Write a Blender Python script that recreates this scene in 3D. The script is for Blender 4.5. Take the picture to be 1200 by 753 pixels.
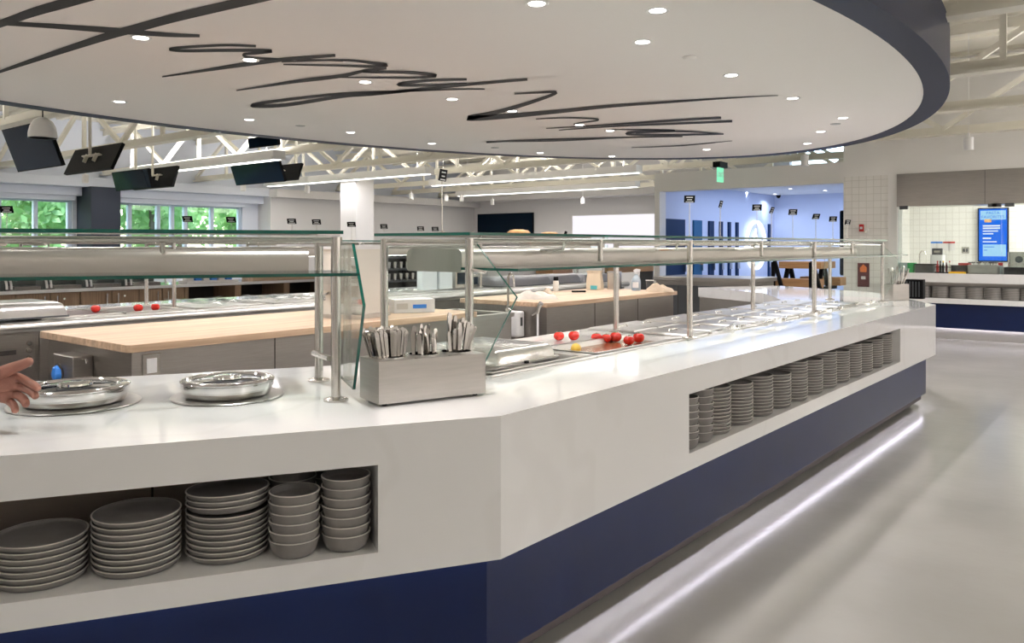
import bpy, bmesh, math, random
from mathutils import Vector, Matrix
random.seed(11)
for _o in list(bpy.data.objects):
    bpy.data.objects.remove(_o)
SC = bpy.context.scene
COL = SC.collection
PI = math.pi

# ------------------------------------------------------------------ camera
F_PX, CAM_H, YAW = 950.0, 1.45, math.radians(39.0)
cam_d = bpy.data.cameras.new('camera')
cam_d.sensor_width = 36.0
cam_d.lens = F_PX / 1200.0 * 36.0
cam_d.shift_y = -(376.5 - 287.0) / 1200.0
cam_d.clip_end = 200
cam_d.clip_start = 0.05
cam = bpy.data.objects.new('camera', cam_d)
cam.location = (0, 0, CAM_H)
cam.rotation_euler = (PI / 2, 0, YAW)
COL.objects.link(cam)
SC.camera = cam

# ------------------------------------------------------------------ world, exposure, light levels
SC.view_settings.view_transform = 'Standard'
SC.view_settings.look = 'None'
SC.view_settings.gamma = 1.0
SC.view_settings.use_curve_mapping = False
SC.view_settings.exposure = 0.0
world = bpy.data.worlds.new('sky')
SC.world = world
world.use_nodes = True
_nt = world.node_tree
_bg = _nt.nodes['Background']
_sky = _nt.nodes.new('ShaderNodeTexSky')
_sky.sky_type = 'NISHITA'
_sky.sun_disc = False
_sky.sun_elevation = math.radians(48)
_sky.sun_rotation = math.radians(200)
_nt.links.new(_sky.outputs[0], _bg.inputs[0])
_bg.inputs[1].default_value = 1.1
sun_d = bpy.data.lights.new('sun', 'SUN')
sun_d.energy = 5.0
sun_d.angle = math.radians(0.6)
sun = bpy.data.objects.new('sun', sun_d)
sun.rotation_euler = (math.radians(38), math.radians(22), 0)
COL.objects.link(sun)
LINEAR_W = 80.0      # each long linear fixture, downward
LINEAR_UP_W = 110.0   # the same fixture, upward glow onto the deck
SPOT_W = 14.0         # each recessed canopy downlight
PENDANT_W = 22.0
LED_STRIP = 22.0     # emission of the strips under the counters
BLUE_W = 82.0
KITCHEN_W = 280.0

# ------------------------------------------------------------------ projection helpers (photo pixels -> points in the place)
_c, _s = math.cos(YAW), math.sin(YAW)
V_R, V_F, V_U = Vector((_c, _s, 0)), Vector((-_s, _c, 0)), Vector((0, 0, 1))
CAMP = Vector((0, 0, CAM_H))
def at(px, py, z=None, X=None, Y=None, f=None):
    d = V_R * ((px - 600) / F_PX) + V_F + V_U * ((287 - py) / F_PX)
    if z is not None: k = (z - CAM_H) / d.z
    elif X is not None: k = X / d.x
    elif Y is not None: k = Y / d.y
    else: k = f
    return CAMP + d * k

# ------------------------------------------------------------------ materials
def mat(name, col, rough=0.5, metal=0.0, spec=0.5, var=0.0, vscale=8.0, bump=0.0, bscale=40.0, stretch=None, coat=0.0, emit=None, estr=0.0, trans=0.0):
    m = bpy.data.materials.new(name); m.use_nodes = True
    nt = m.node_tree; b = nt.nodes['Principled BSDF']
    b.inputs['Base Color'].default_value = (*col, 1)
    b.inputs['Roughness'].default_value = rough
    b.inputs['Metallic'].default_value = metal
    b.inputs['Specular IOR Level'].default_value = spec
    if coat: b.inputs['Coat Weight'].default_value = coat; b.inputs['Coat Roughness'].default_value = 0.08
    if trans: b.inputs['Transmission Weight'].default_value = trans
    if emit: b.inputs['Emission Color'].default_value = (*emit, 1); b.inputs['Emission Strength'].default_value = estr
    if var or bump:
        tc = nt.nodes.new('ShaderNodeTexCoord'); mp = nt.nodes.new('ShaderNodeMapping')
        nt.links.new(tc.outputs['Object'], mp.inputs[0])
        if stretch: mp.inputs['Scale'].default_value = stretch
    if var:
        n = nt.nodes.new('ShaderNodeTexNoise'); n.inputs['Scale'].default_value = vscale; n.inputs['Detail'].default_value = 5
        nt.links.new(mp.outputs[0], n.inputs['Vector'])
        r = nt.nodes.new('ShaderNodeValToRGB')
        r.color_ramp.elements[0].position = 0.3; r.color_ramp.elements[1].position = 0.7
        r.color_ramp.elements[0].color = (*[max(0, x * (1 - var)) for x in col], 1)
        r.color_ramp.elements[1].color = (*[min(1, x * (1 + var)) for x in col], 1)
        nt.links.new(n.outputs[0], r.inputs[0]); nt.links.new(r.outputs[0], b.inputs['Base Color'])
    if bump:
        n2 = nt.nodes.new('ShaderNodeTexNoise'); n2.inputs['Scale'].default_value = bscale; n2.inputs['Detail'].default_value = 3
        nt.links.new(mp.outputs[0], n2.inputs['Vector'])
        bp = nt.nodes.new('ShaderNodeBump'); bp.inputs['Strength'].default_value = bump; bp.inputs['Distance'].default_value = 0.01
        nt.links.new(n2.outputs[0], bp.inputs['Height']); nt.links.new(bp.outputs[0], b.inputs['Normal'])
    return m

def emit_mat(name, col, s):
    m = bpy.data.materials.new(name); m.use_nodes = True
    nt = m.node_tree; nt.nodes.remove(nt.nodes['Principled BSDF'])
    e = nt.nodes.new('ShaderNodeEmission'); e.inputs[0].default_value = (*col, 1); e.inputs[1].default_value = s
    nt.links.new(e.outputs[0], nt.nodes['Material Output'].inputs[0])
    return m

def pane_mat(name, tint=(0.95, 0.985, 0.97), ior=1.45):
    m = bpy.data.materials.new(name); m.use_nodes = True
    nt = m.node_tree; nt.nodes.remove(nt.nodes['Principled BSDF'])
    t = nt.nodes.new('ShaderNodeBsdfTransparent'); t.inputs[0].default_value = (*tint, 1)
    g = nt.nodes.new('ShaderNodeBsdfGlossy'); g.inputs['Roughness'].default_value = 0.02
    # Schlick reflectance from the facing angle, the same on both sides of the sheet
    lw = nt.nodes.new('ShaderNodeLayerWeight'); lw.inputs['Blend'].default_value = 0.5
    pw = nt.nodes.new('ShaderNodeMath'); pw.operation = 'POWER'; pw.inputs[1].default_value = 5.0
    ma = nt.nodes.new('ShaderNodeMath'); ma.operation = 'MULTIPLY_ADD'; r0 = ((ior - 1) / (ior + 1)) ** 2; ma.inputs[1].default_value = 1 - r0; ma.inputs[2].default_value = r0
    mx = nt.nodes.new('ShaderNodeMixShader')
    nt.links.new(lw.outputs['Facing'], pw.inputs[0]); nt.links.new(pw.outputs[0], ma.inputs[0])
    nt.links.new(ma.outputs[0], mx.inputs[0]); nt.links.new(t.outputs[0], mx.inputs[1]); nt.links.new(g.outputs[0], mx.inputs[2])
    nt.links.new(mx.outputs[0], nt.nodes['Material Output'].inputs[0])
    return m

def steel(name, col=(0.62, 0.60, 0.57), rough=0.28, stretch=(2, 2, 60), bump=0.15):
    return mat(name, col, rough, 1.0, bump=bump, bscale=12, stretch=stretch, var=0.06, vscale=3)

def wood_mat(name, c1, c2, axis_scale, rough=0.35, plank=0.0):
    m = bpy.data.materials.new(name); m.use_nodes = True
    nt = m.node_tree; b = nt.nodes['Principled BSDF']; b.inputs['Roughness'].default_value = rough
    tc = nt.nodes.new('ShaderNodeTexCoord'); mp = nt.nodes.new('ShaderNodeMapping'); mp.inputs['Scale'].default_value = axis_scale
    nt.links.new(tc.outputs['Object'], mp.inputs[0])
    n = nt.nodes.new('ShaderNodeTexNoise'); n.inputs['Scale'].default_value = 3; n.inputs['Detail'].default_value = 6
    nt.links.new(mp.outputs[0], n.inputs['Vector'])
    r = nt.nodes.new('ShaderNodeValToRGB')
    r.color_ramp.elements[0].position = 0.32; r.color_ramp.elements[1].position = 0.68
    r.color_ramp.elements[0].color = (*c1, 1); r.color_ramp.elements[1].color = (*c2, 1)
    nt.links.new(n.outputs[0], r.inputs[0])
    out = r.outputs[0]
    if plank:
        sp = nt.nodes.new('ShaderNodeSeparateXYZ'); nt.links.new(tc.outputs['Object'], sp.inputs[0])
        mu = nt.nodes.new('ShaderNodeMath'); mu.operation = 'MULTIPLY'; mu.inputs[1].default_value = 1 / plank
        nt.links.new(sp.outputs[0], mu.inputs[0])
        fl = nt.nodes.new('ShaderNodeMath'); fl.operation = 'FLOOR'; nt.links.new(mu.outputs[0], fl.inputs[0])
        wn = nt.nodes.new('ShaderNodeTexWhiteNoise'); wn.noise_dimensions = '1D'; nt.links.new(fl.outputs[0], wn.inputs['W'])
        mr = nt.nodes.new('ShaderNodeMapRange'); mr.inputs[3].default_value = 0.80; mr.inputs[4].default_value = 1.1
        nt.links.new(wn.outputs[0], mr.inputs[0])
        mx = nt.nodes.new('ShaderNodeMix'); mx.data_type = 'RGBA'; mx.blend_type = 'MULTIPLY'; mx.inputs[0].default_value = 1
        nt.links.new(out, mx.inputs[6]); nt.links.new(mr.outputs[0], mx.inputs[7]); out = mx.outputs[2]
    nt.links.new(out, b.inputs['Base Color'])
    return m

def tile_mat(name, col, grout, w, h, axis='XZ', rough=0.15, offset=0.0):
    m = bpy.data.materials.new(name); m.use_nodes = True
    nt = m.node_tree; b = nt.nodes['Principled BSDF']; b.inputs['Roughness'].default_value = rough
    tc = nt.nodes.new('ShaderNodeTexCoord'); sp = nt.nodes.new('ShaderNodeSeparateXYZ'); cb = nt.nodes.new('ShaderNodeCombineXYZ')
    nt.links.new(tc.outputs['Object'], sp.inputs[0])
    nt.links.new(sp.outputs['XYZ'.index(axis[0])], cb.inputs[0]); nt.links.new(sp.outputs['XYZ'.index(axis[1])], cb.inputs[1])
    br = nt.nodes.new('ShaderNodeTexBrick'); br.offset = offset
    br.inputs['Color1'].default_value = (*col, 1); br.inputs['Color2'].default_value = (*[x * 0.96 for x in col], 1)
    br.inputs['Mortar'].default_value = (*grout, 1); br.inputs['Scale'].default_value = 1
    br.inputs['Mortar Size'].default_value = 0.004; br.inputs['Brick Width'].default_value = w; br.inputs['Row Height'].default_value = h
    nt.links.new(cb.outputs[0], br.inputs['Vector']); nt.links.new(br.outputs[0], b.inputs['Base Color'])
    return m

def quartz_mat():
    m = mat('white_quartz', (0.80, 0.795, 0.79), 0.07, coat=0.15)
    nt = m.node_tree; b = nt.nodes['Principled BSDF']
    tc = nt.nodes.new('ShaderNodeTexCoord')
    n0 = nt.nodes.new('ShaderNodeTexNoise'); n0.inputs['Scale'].default_value = 1.6; n0.inputs['Detail'].default_value = 4
    nt.links.new(tc.outputs['Object'], n0.inputs['Vector'])
    w = nt.nodes.new('ShaderNodeTexWave'); w.inputs['Scale'].default_value = 0.9; w.inputs['Distortion'].default_value = 14; w.inputs['Detail'].default_value = 3
    nt.links.new(tc.outputs['Object'], w.inputs['Vector'])
    r = nt.nodes.new('ShaderNodeValToRGB')
    r.color_ramp.elements[0].position = 0.0; r.color_ramp.elements[0].color = (0.775, 0.768, 0.76, 1)
    r.color_ramp.elements[1].position = 0.05; r.color_ramp.elements[1].color = (0.80, 0.795, 0.79, 1)
    nt.links.new(w.outputs[0], r.inputs[0]); nt.links.new(r.outputs[0], b.inputs['Base Color'])
    return m

def floor_mat():
    m = bpy.data.materials.new('polished_concrete'); m.use_nodes = True
    nt = m.node_tree; b = nt.nodes['Principled BSDF']; b.inputs['Specular IOR Level'].default_value = 0.4
    tc = nt.nodes.new('ShaderNodeTexCoord')
    def noise(s, d):
        n = nt.nodes.new('ShaderNodeTexNoise'); n.inputs['Scale'].default_value = s; n.inputs['Detail'].default_value = d
        nt.links.new(tc.outputs['Object'], n.inputs['Vector']); return n
    r = nt.nodes.new('ShaderNodeValToRGB')
    r.color_ramp.elements[0].position = 0.3; r.color_ramp.elements[0].color = (0.30, 0.290, 0.275, 1)
    r.color_ramp.elements[1].position = 0.72; r.color_ramp.elements[1].color = (0.385, 0.373, 0.355, 1)
    nt.links.new(noise(0.9, 8).outputs[0], r.inputs[0])
    nt.links.new(r.outputs[0], b.inputs['Base Color'])
    r2 = nt.nodes.new('ShaderNodeMapRange'); r2.inputs[3].default_value = 0.15; r2.inputs[4].default_value = 0.21
    nt.links.new(noise(3.5, 4).outputs[0], r2.inputs[0]); nt.links.new(r2.outputs[0], b.inputs['Roughness'])
    bp = nt.nodes.new('ShaderNodeBump'); bp.inputs['Strength'].default_value = 0.10; bp.inputs['Distance'].default_value = 0.01
    nt.links.new(noise(14, 2).outputs[0], bp.inputs['Height']); nt.links.new(bp.outputs[0], b.inputs['Normal'])
    return m

M = {}
M['quartz'] = quartz_mat()
M['navy'] = mat('navy_panel', (0.003, 0.011, 0.058), 0.34, spec=0.35, var=0.10, vscale=4, bump=0.03, bscale=300)
M['navy_rim'] = mat('navy_rim_paint', (0.012, 0.018, 0.052), 0.5, spec=0.3)
M['steel'] = steel('brushed_steel')
M['cab'] = steel('cabinet_steel', (0.38, 0.355, 0.33), 0.33)
M['lid'] = mat('satin_lid_steel', (0.50, 0.485, 0.47), 0.3, 1.0)
M['steel_h'] = steel('brushed_steel_fine', (0.47, 0.445, 0.415), 0.30, (2, 2, 30), 0.02)
M['steel_y'] = steel('brushed_steel_long', (0.66, 0.645, 0.62), 0.30, (60, 1, 60), 0.08)
M['ring'] = mat('dull_ring_steel', (0.48, 0.46, 0.44), 0.35, 1.0)
M['tube'] = mat('satin_tube', (0.66, 0.63, 0.59), 0.25, 1.0)
M['chrome'] = mat('mirror_chrome', (0.72, 0.71, 0.70), 0.05, 1.0)
M['flat'] = mat('flatware_steel', (0.52, 0.49, 0.46), 0.10, 1.0)
M['hood'] = mat('satin_hood', (0.47, 0.435, 0.40), 0.36, 0.85, bump=0.05, bscale=10, stretch=(60, 1, 60))
M['glass'] = pane_mat('clear_glass')
M['glass_edge'] = mat('green_glass_edge', (0.004, 0.085, 0.060), 0.12, spec=0.7)
M['window_glass'] = pane_mat('window_glass', (0.97, 0.985, 0.98))
M['floor'] = floor_mat()
M['canopy'] = mat('matte_white_paint', (0.88, 0.85, 0.825), 0.85, bump=0.02, bscale=2)
M['ink'] = mat('dark_brush_paint', (0.014, 0.014, 0.018), 0.6, var=0.5, vscale=5)
M['deck'] = mat('cream_roof_paint', (0.80, 0.77, 0.68), 0.8)
M['truss'] = mat('cream_truss_paint', (0.82, 0.79, 0.70), 0.55)
M['wall'] = mat('grey_white_wall_paint', (0.62, 0.61, 0.61), 0.85)
M['wall_white'] = mat('white_wall_paint', (0.90, 0.885, 0.86), 0.8)
M['wall_window'] = mat('pale_blue_paint', (0.66, 0.70, 0.79), 0.8)
M['wall_blue'] = mat('cool_blue_paint', (0.62, 0.68, 0.86), 0.8)
M['navy_col'] = mat('navy_pillar_paint', (0.030, 0.036, 0.052), 0.6, spec=0.2)
M['black'] = mat('black_plastic', (0.008, 0.008, 0.009), 0.5, spec=0.06)
M['screen'] = mat('dark_screen', (0.004, 0.011, 0.022), 0.12, spec=0.07)
M['white_pl'] = mat('white_plastic', (0.80, 0.79, 0.78), 0.35)
M['cream_pl'] = mat('cream_plastic', (0.74, 0.70, 0.62), 0.4)
M['plate'] = mat('grey_stoneware', (0.215, 0.202, 0.193), 0.6, var=0.08, vscale=20)
M['plate_rim'] = mat('pale_stoneware_rim', (0.66, 0.63, 0.59), 0.5)
M['butcher'] = wood_mat('butcher_block', (0.46, 0.315, 0.205), (0.62, 0.45, 0.31), (14, 0.8, 14), 0.4, 0.038)
M['walnut'] = wood_mat('walnut_laminate', (0.20, 0.125, 0.070), (0.33, 0.215, 0.125), (22, 22, 0.8), 0.45)
M['oak'] = wood_mat('brown_bench_wood', (0.30, 0.16, 0.07), (0.45, 0.26, 0.12), (1, 14, 14), 0.45)
M['dark_in'] = mat('dark_interior', (0.03, 0.022, 0.018), 0.7)
M['cab_dark'] = mat('charcoal_cabinet', (0.075, 0.080, 0.085), 0.4, 0.2)
M['tile'] = tile_mat('cream_wall_tile', (0.90, 0.88, 0.84), (0.70, 0.68, 0.63), 0.115, 0.115)
M['led'] = emit_mat('led_strip_light', (0.90, 0.86, 1.0), LED_STRIP)
M['lamp'] = emit_mat('lamp_lens', (1.0, 0.96, 0.90), 12)
M['tubelight'] = emit_mat('linear_diffuser', (1.0, 0.97, 0.92), 5.0)
M['toe'] = mat('grey_toe_kick', (0.30, 0.285, 0.26), 0.4, 0.2)
M['tomato'] = mat('tomato_red', (0.62, 0.025, 0.015), 0.15, coat=0.3, var=0.15, vscale=6)
M['leaf'] = mat('stem_green', (0.07, 0.20, 0.03), 0.6)
M['lemon'] = mat('lemon_yellow', (0.80, 0.52, 0.06), 0.35)
M['amber'] = mat('amber_pan', (0.36, 0.16, 0.07), 0.2, 0.4)
M['towel'] = mat('cream_towel', (0.46, 0.37, 0.275), 0.95, var=0.12, vscale=9, bump=0.3, bscale=60)
M['blue'] = mat('bright_blue', (0.03, 0.22, 0.72), 0.4)
M['teal'] = mat('teal_label', (0.10, 0.45, 0.48), 0.5)
M['paper'] = mat('cream_paper', (0.66, 0.55, 0.40), 0.8)
M['card'] = mat('white_card', (0.78, 0.76, 0.75), 0.6)
M['clear'] = pane_mat('clear_plastic', (0.86, 0.88, 0.88), 1.7)
M['wrap'] = mat('cling_wrap', (0.72, 0.70, 0.66), 0.12, 0.6, bump=0.6, bscale=16)
M['red'] = mat('signal_red', (0.55, 0.02, 0.02), 0.4)
M['maroon'] = mat('maroon_poster', (0.10, 0.012, 0.016), 0.5)
M['orange'] = mat('poster_orange', (0.85, 0.20, 0.03), 0.5)
M['yellow'] = mat('safety_yellow', (0.85, 0.55, 0.02), 0.4)
M['green'] = mat('bin_green', (0.04, 0.42, 0.12), 0.4)
M['crust'] = mat('golden_crust', (0.62, 0.36, 0.15), 0.7, var=0.4, vscale=16, bump=0.5, bscale=20)
M['white_mark'] = mat('white_print', (0.85, 0.85, 0.85), 0.6)

# ------------------------------------------------------------------ mesh builder
ROOT = {}
class MB:
    def __init__(s): s.v, s.f, s.m = [], [], []
    def add(s, vs, fs, mi=0):
        k = len(s.v); s.v += [Vector(v) for v in vs]
        for f in fs:
            s.f.append([k + i for i in f]); s.m.append(mi)
        return s
    def box(s, x0, x1, y0, y1, z0, z1, mi=0, T=None):
        vs = [Vector((x, y, z)) for z in (z0, z1) for x, y in ((x0, y0), (x1, y0), (x1, y1), (x0, y1))]
        if T is not None: vs = [T @ v for v in vs]
        return s.add(vs, [(3, 2, 1, 0), (4, 5, 6, 7), (0, 1, 5, 4), (1, 2, 6, 5), (2, 3, 7, 6), (3, 0, 4, 7)], mi)
    def prism(s, poly, z0, z1, mi=0, T=None, mcap=None):
        n = len(poly)
        vs = [Vector((p[0], p[1], z)) for z in (z0, z1) for p in poly]
        if T is not None: vs = [T @ v for v in vs]
        k = len(s.v); s.v += vs
        for i in range(n):
            j = (i + 1) % n
            s.f.append([k + i, k + j, k + n + j, k + n + i]); s.m.append(mi)
        mc = mi if mcap is None else mcap
        s.f.append([k + i for i in reversed(range(n))]); s.m.append(mc)
        s.f.append([k + n + i for i in range(n)]); s.m.append(mc)
        return s
    def slab(s, pts, off, mface=0, medge=0):
        n = len(pts); off = Vector(off); k = len(s.v)
        s.v += [Vector(p) for p in pts] + [Vector(p) + off for p in pts]
        for i in range(n):
            j = (i + 1) % n
            s.f.append([k + i, k + j, k + n + j, k + n + i]); s.m.append(medge)
        s.f.append([k + i for i in reversed(range(n))]); s.m.append(mface)
        s.f.append([k + n + i for i in range(n)]); s.m.append(mface)
        return s
    def tube(s, pts, r, seg=10, mi=0, caps=True, flat=1.0):
        pts = [Vector(p) for p in pts]; n = len(pts)
        rs = r if isinstance(r, (list, tuple)) else [r] * n
        k = len(s.v); up = None
        for i, p in enumerate(pts):
            d = (pts[min(i + 1, n - 1)] - pts[max(i - 1, 0)]).normalized()
            if up is None:
                up = Vector((0, 0, 1)) if abs(d.z) < 0.9 else Vector((1, 0, 0))
            a = d.cross(up)
            if a.length < 1e-5: a = d.cross(Vector((0.3, 1, 0.2)))
            a.normalize(); b = a.cross(d).normalized(); up = b
            for q in range(seg):
                t = 2 * PI * q / seg
                s.v.append(p + (a * math.cos(t) + b * math.sin(t) * flat) * rs[i])
        for i in range(n - 1):
            for q in range(seg):
                w = (q + 1) % seg
                s.f.append([k + i * seg + q, k + i * seg + w, k + (i + 1) * seg + w, k + (i + 1) * seg + q]); s.m.append(mi)
        if caps:
            s.f.append([k + q for q in reversed(range(seg))]); s.m.append(mi)
            s.f.append([k + (n - 1) * seg + q for q in range(seg)]); s.m.append(mi)
        return s
    def bar(s, p0, p1, w, h, mi=0, up=(0, 0, 1)):
        p0, p1 = Vector(p0), Vector(p1); d = (p1 - p0).normalized(); u = Vector(up)
        a = d.cross(u)
        if a.length < 1e-4: a = d.cross(Vector((1, 0, 0)))
        a.normalize(); b = a.cross(d).normalized()
        vs = [p + a * x * w / 2 + b * y * h / 2 for p in (p0, p1) for x, y in ((-1, -1), (1, -1), (1, 1), (-1, 1))]
        return s.add(vs, [(3, 2, 1, 0), (4, 5, 6, 7), (0, 1, 5, 4), (1, 2, 6, 5), (2, 3, 7, 6), (3, 0, 4, 7)], mi)
    def lathe(s, prof, c=(0, 0, 0), seg=32, mi=0, sx=1.0, sy=1.0, T=None):
        # prof: list of (r, z) or (r, z, mi)
        c = Vector(c); k = len(s.v); n = len(prof)
        for p in prof:
            for q in range(seg):
                t = 2 * PI * q / seg
                v = Vector((p[0] * math.cos(t) * sx, p[0] * math.sin(t) * sy, p[1]))
                s.v.append((T @ v if T is not None else v) + c)
        for i in range(n - 1):
            mm = prof[i + 1][2] if len(prof[i + 1]) > 2 else mi
            for q in range(seg):
                w = (q + 1) % seg
                s.f.append([k + i * seg + q, k + i * seg + w, k + (i + 1) * seg + w, k + (i + 1) * seg + q]); s.m.append(mm)
        if prof[0][0] > 1e-6: s.f.append([k + q for q in reversed(range(seg))]); s.m.append(prof[0][2] if len(prof[0]) > 2 else mi)
        if prof[-1][0] > 1e-6: s.f.append([k + (n - 1) * seg + q for q in range(seg)]); s.m.append(prof[-1][2] if len(prof[-1]) > 2 else mi)
        return s
    def rbox(s, x0, x1, y0, y1, z0, z1, r, mi=0, T=None, k=4):
        poly = []
        for cx, cy, a0 in ((x1 - r, y1 - r, 0), (x0 + r, y1 - r, 90), (x0 + r, y0 + r, 180), (x1 - r, y0 + r, 270)):
            for i in range(k + 1):
                a = math.radians(a0 + 90 * i / k); poly.append((cx + r * math.cos(a), cy + r * math.sin(a)))
        return s.prism(poly, z0, z1, mi, T)
    def build(s, name, mats, parent=None, world=True, bevel=0.0, smooth=True, ang=38):
        if not isinstance(mats, (list, tuple)): mats = [mats]
        vs = s.v
        if parent is not None and world and parent in ROOT:
            inv = ROOT[parent].inverted(); vs = [inv @ v for v in vs]
        me = bpy.data.meshes.new(name)
        me.from_pydata([tuple(v) for v in vs], [], s.f)
        for m in mats: me.materials.append(m)
        me.polygons.foreach_set('material_index', s.m)
        me.update()
        bm = bmesh.new(); bm.from_mesh(me)
        bmesh.ops.remove_doubles(bm, verts=bm.verts, dist=1e-5)
        bmesh.ops.recalc_face_normals(bm, faces=bm.faces); bm.to_mesh(me); bm.free()
        if smooth:
            me.shade_smooth(); me.set_sharp_from_angle(angle=math.radians(ang))
        o = bpy.data.objects.new(name, me); COL.objects.link(o)
        if parent is not None:
            o.parent = parent
            if parent in ROOT: ROOT[o] = ROOT[parent]
        if bevel:
            b = o.modifiers.new('bevel', 'BEVEL'); b.width = bevel; b.segments = 2; b.limit_method = 'ANGLE'; b.angle_limit = math.radians(50)
        return o

def thing(name, label, cat, loc=(0, 0, 0), rotz=0.0, group=None):
    o = bpy.data.objects.new(name, None); COL.objects.link(o)
    o.empty_display_size = 0.1
    o.location = loc; o.rotation_euler = (0, 0, rotz)
    o['label'] = label; o['category'] = cat
    if group: o['group'] = group
    ROOT[o] = Matrix.Translation(Vector(loc)) @ Matrix.Rotation(rotz, 4, 'Z')
    return o
def tag(o, label, cat, group=None):
    o['label'] = label; o['category'] = cat
    if group: o['group'] = group
    return o
def struct(o): o['kind'] = 'structure'; return o
KIDS = {}
def kids(o): return [c for c in o.children]
def dup(root, loc, rotz=None, label=None, group=None, scale=None):
    r = root.copy(); COL.objects.link(r); r.location = loc
    if rotz is not None: r.rotation_euler = (0, 0, rotz)
    if label: r['label'] = label
    if group: r['group'] = group
    if scale: r.scale = scale
    def rec(src, dst):
        for ch in list(src.children):
            c = ch.copy(); COL.objects.link(c); c.parent = dst; rec(ch, c)
    rec(root, r)
    return r
def light(name, kind, loc, w, col=(1, 1, 1), size=0.1, size_y=None, rot=(0, 0, 0), parent=None, spread=None, angle=None):
    d = bpy.data.lights.new(name, kind); d.energy = w; d.color = col
    if kind == 'AREA':
        d.size = size
        if size_y: d.shape = 'RECTANGLE'; d.size_y = size_y
        else: d.shape = 'DISK'
        if spread: d.spread = spread
    else:
        d.shadow_soft_size = size
        if angle: d.spot_size = angle; d.spot_blend = 0.6
    o = bpy.data.objects.new(name, d); COL.objects.link(o)
    o.location = loc; o.rotation_euler = rot
    if parent is not None: o.parent = parent
    return o
ORD = ['first', 'second', 'third', 'fourth', 'fifth', 'sixth', 'seventh', 'eighth', 'ninth', 'tenth', 'eleventh', 'twelfth', 'thirteenth', 'fourteenth', 'fifteenth', 'sixteenth', 'seventeenth', 'eighteenth', 'nineteenth', 'twentieth',
       'twenty-first', 'twenty-second', 'twenty-third', 'twenty-fourth', 'twenty-fifth', 'twenty-sixth', 'twenty-seventh', 'twenty-eighth']
def text(body, size, loc, rot, m, parent, name='lettering', align='CENTER', ext=0.0006):
    c = bpy.data.curves.new(name, 'FONT'); c.body = body; c.size = size; c.align_x = align; c.align_y = 'CENTER'; c.extrude = ext
    c.materials.append(m)
    o = bpy.data.objects.new(name, c); COL.objects.link(o)
    bpy.context.view_layer.update()
    me = bpy.data.meshes.new_from_object(o.evaluated_get(bpy.context.evaluated_depsgraph_get()))
    bpy.data.objects.remove(o); o = bpy.data.objects.new(name, me); COL.objects.link(o)
    o.parent = parent; o.location = loc; o.rotation_euler = rot
    return o

# ------------------------------------------------------------------ plan of the buffet ring
CT = 0.92                                   # counter top height
C0 = at(587, 487, z=CT); C0 = Vector((C0.x, C0.y))
DL, NL = Vector((0.5, math.sqrt(0.75))), Vector((-math.sqrt(0.75), 0.5))
def LF(t, n, z=0.0): p = C0 + DL * t + NL * n; return Vector((p.x, p.y, z))          # left leg frame
def RF(t, n, z=0.0): return Vector((C0.x - n, C0.y + t, z))                            # long leg frame
XF = -7.45
def FF(t, n, z=0.0): return Vector((XF + n, t, z))                                     # far counter frame (n from its customer side)
RLEN = 6.05
E1 = Vector((C0.x, C0.y + RLEN)); E2 = E1 + Vector((-0.5, 0.866)) * 1.9; E3 = E2 + Vector((-0.866, 0.5)) * 1.6
PATH = [C0 + DL * -3.4, C0, E1, E2, E3]
def offset(path, n):
    out = []
    for i, p in enumerate(path):
        nn = []
        if i > 0: d = (path[i] - path[i - 1]).normalized(); nn.append(Vector((-d.y, d.x)))
        if i < len(path) - 1: d = (path[i + 1] - path[i]).normalized(); nn.append(Vector((-d.y, d.x)))
        if len(nn) == 1: out.append(p + nn[0] * n)
        else:
            b = (nn[0] + nn[1]).normalized(); out.append(p + b * (n / b.dot(nn[0])))
    return out
def band(mb, path, n0, n1, z0, z1, mi=0):
    mb.prism(offset(path, n0) + list(reversed(offset(path, n1))), z0, z1, mi)
def lray(px, n):
    d = at(px, 287, f=1.0); d = Vector((d.x, d.y))
    k = (n + C0.dot(NL)) / d.dot(NL); return (d * k - C0).dot(DL)
def rray(px, n):
    return at(px, 287, X=C0.x - n).y - C0.y
def P2(v): return Vector((v.x, v.y))

# ================================================================== THE ROOM
XW, YB, ZD = -20.0, 21.8, 4.4          # window wall, back wall, roof deck
XR, YF = 6.0, -7.0
fl = MB().box(XW - 0.3, XR + 0.3, YF - 0.3, YB + 0.3, -0.1, 0.0).build('floor', M['floor'], smooth=False); struct(fl)
ck = MB()
for Y in range(-6, 22): ck.box(XW, XR, Y - 0.06, Y + 0.06, ZD - 0.05, ZD)
ck.box(XW - 0.3, XR + 0.3, YF - 0.3, YB + 0.3, ZD, ZD + 0.15)
struct(ck.build('ceiling', M['deck'], smooth=False))

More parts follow.
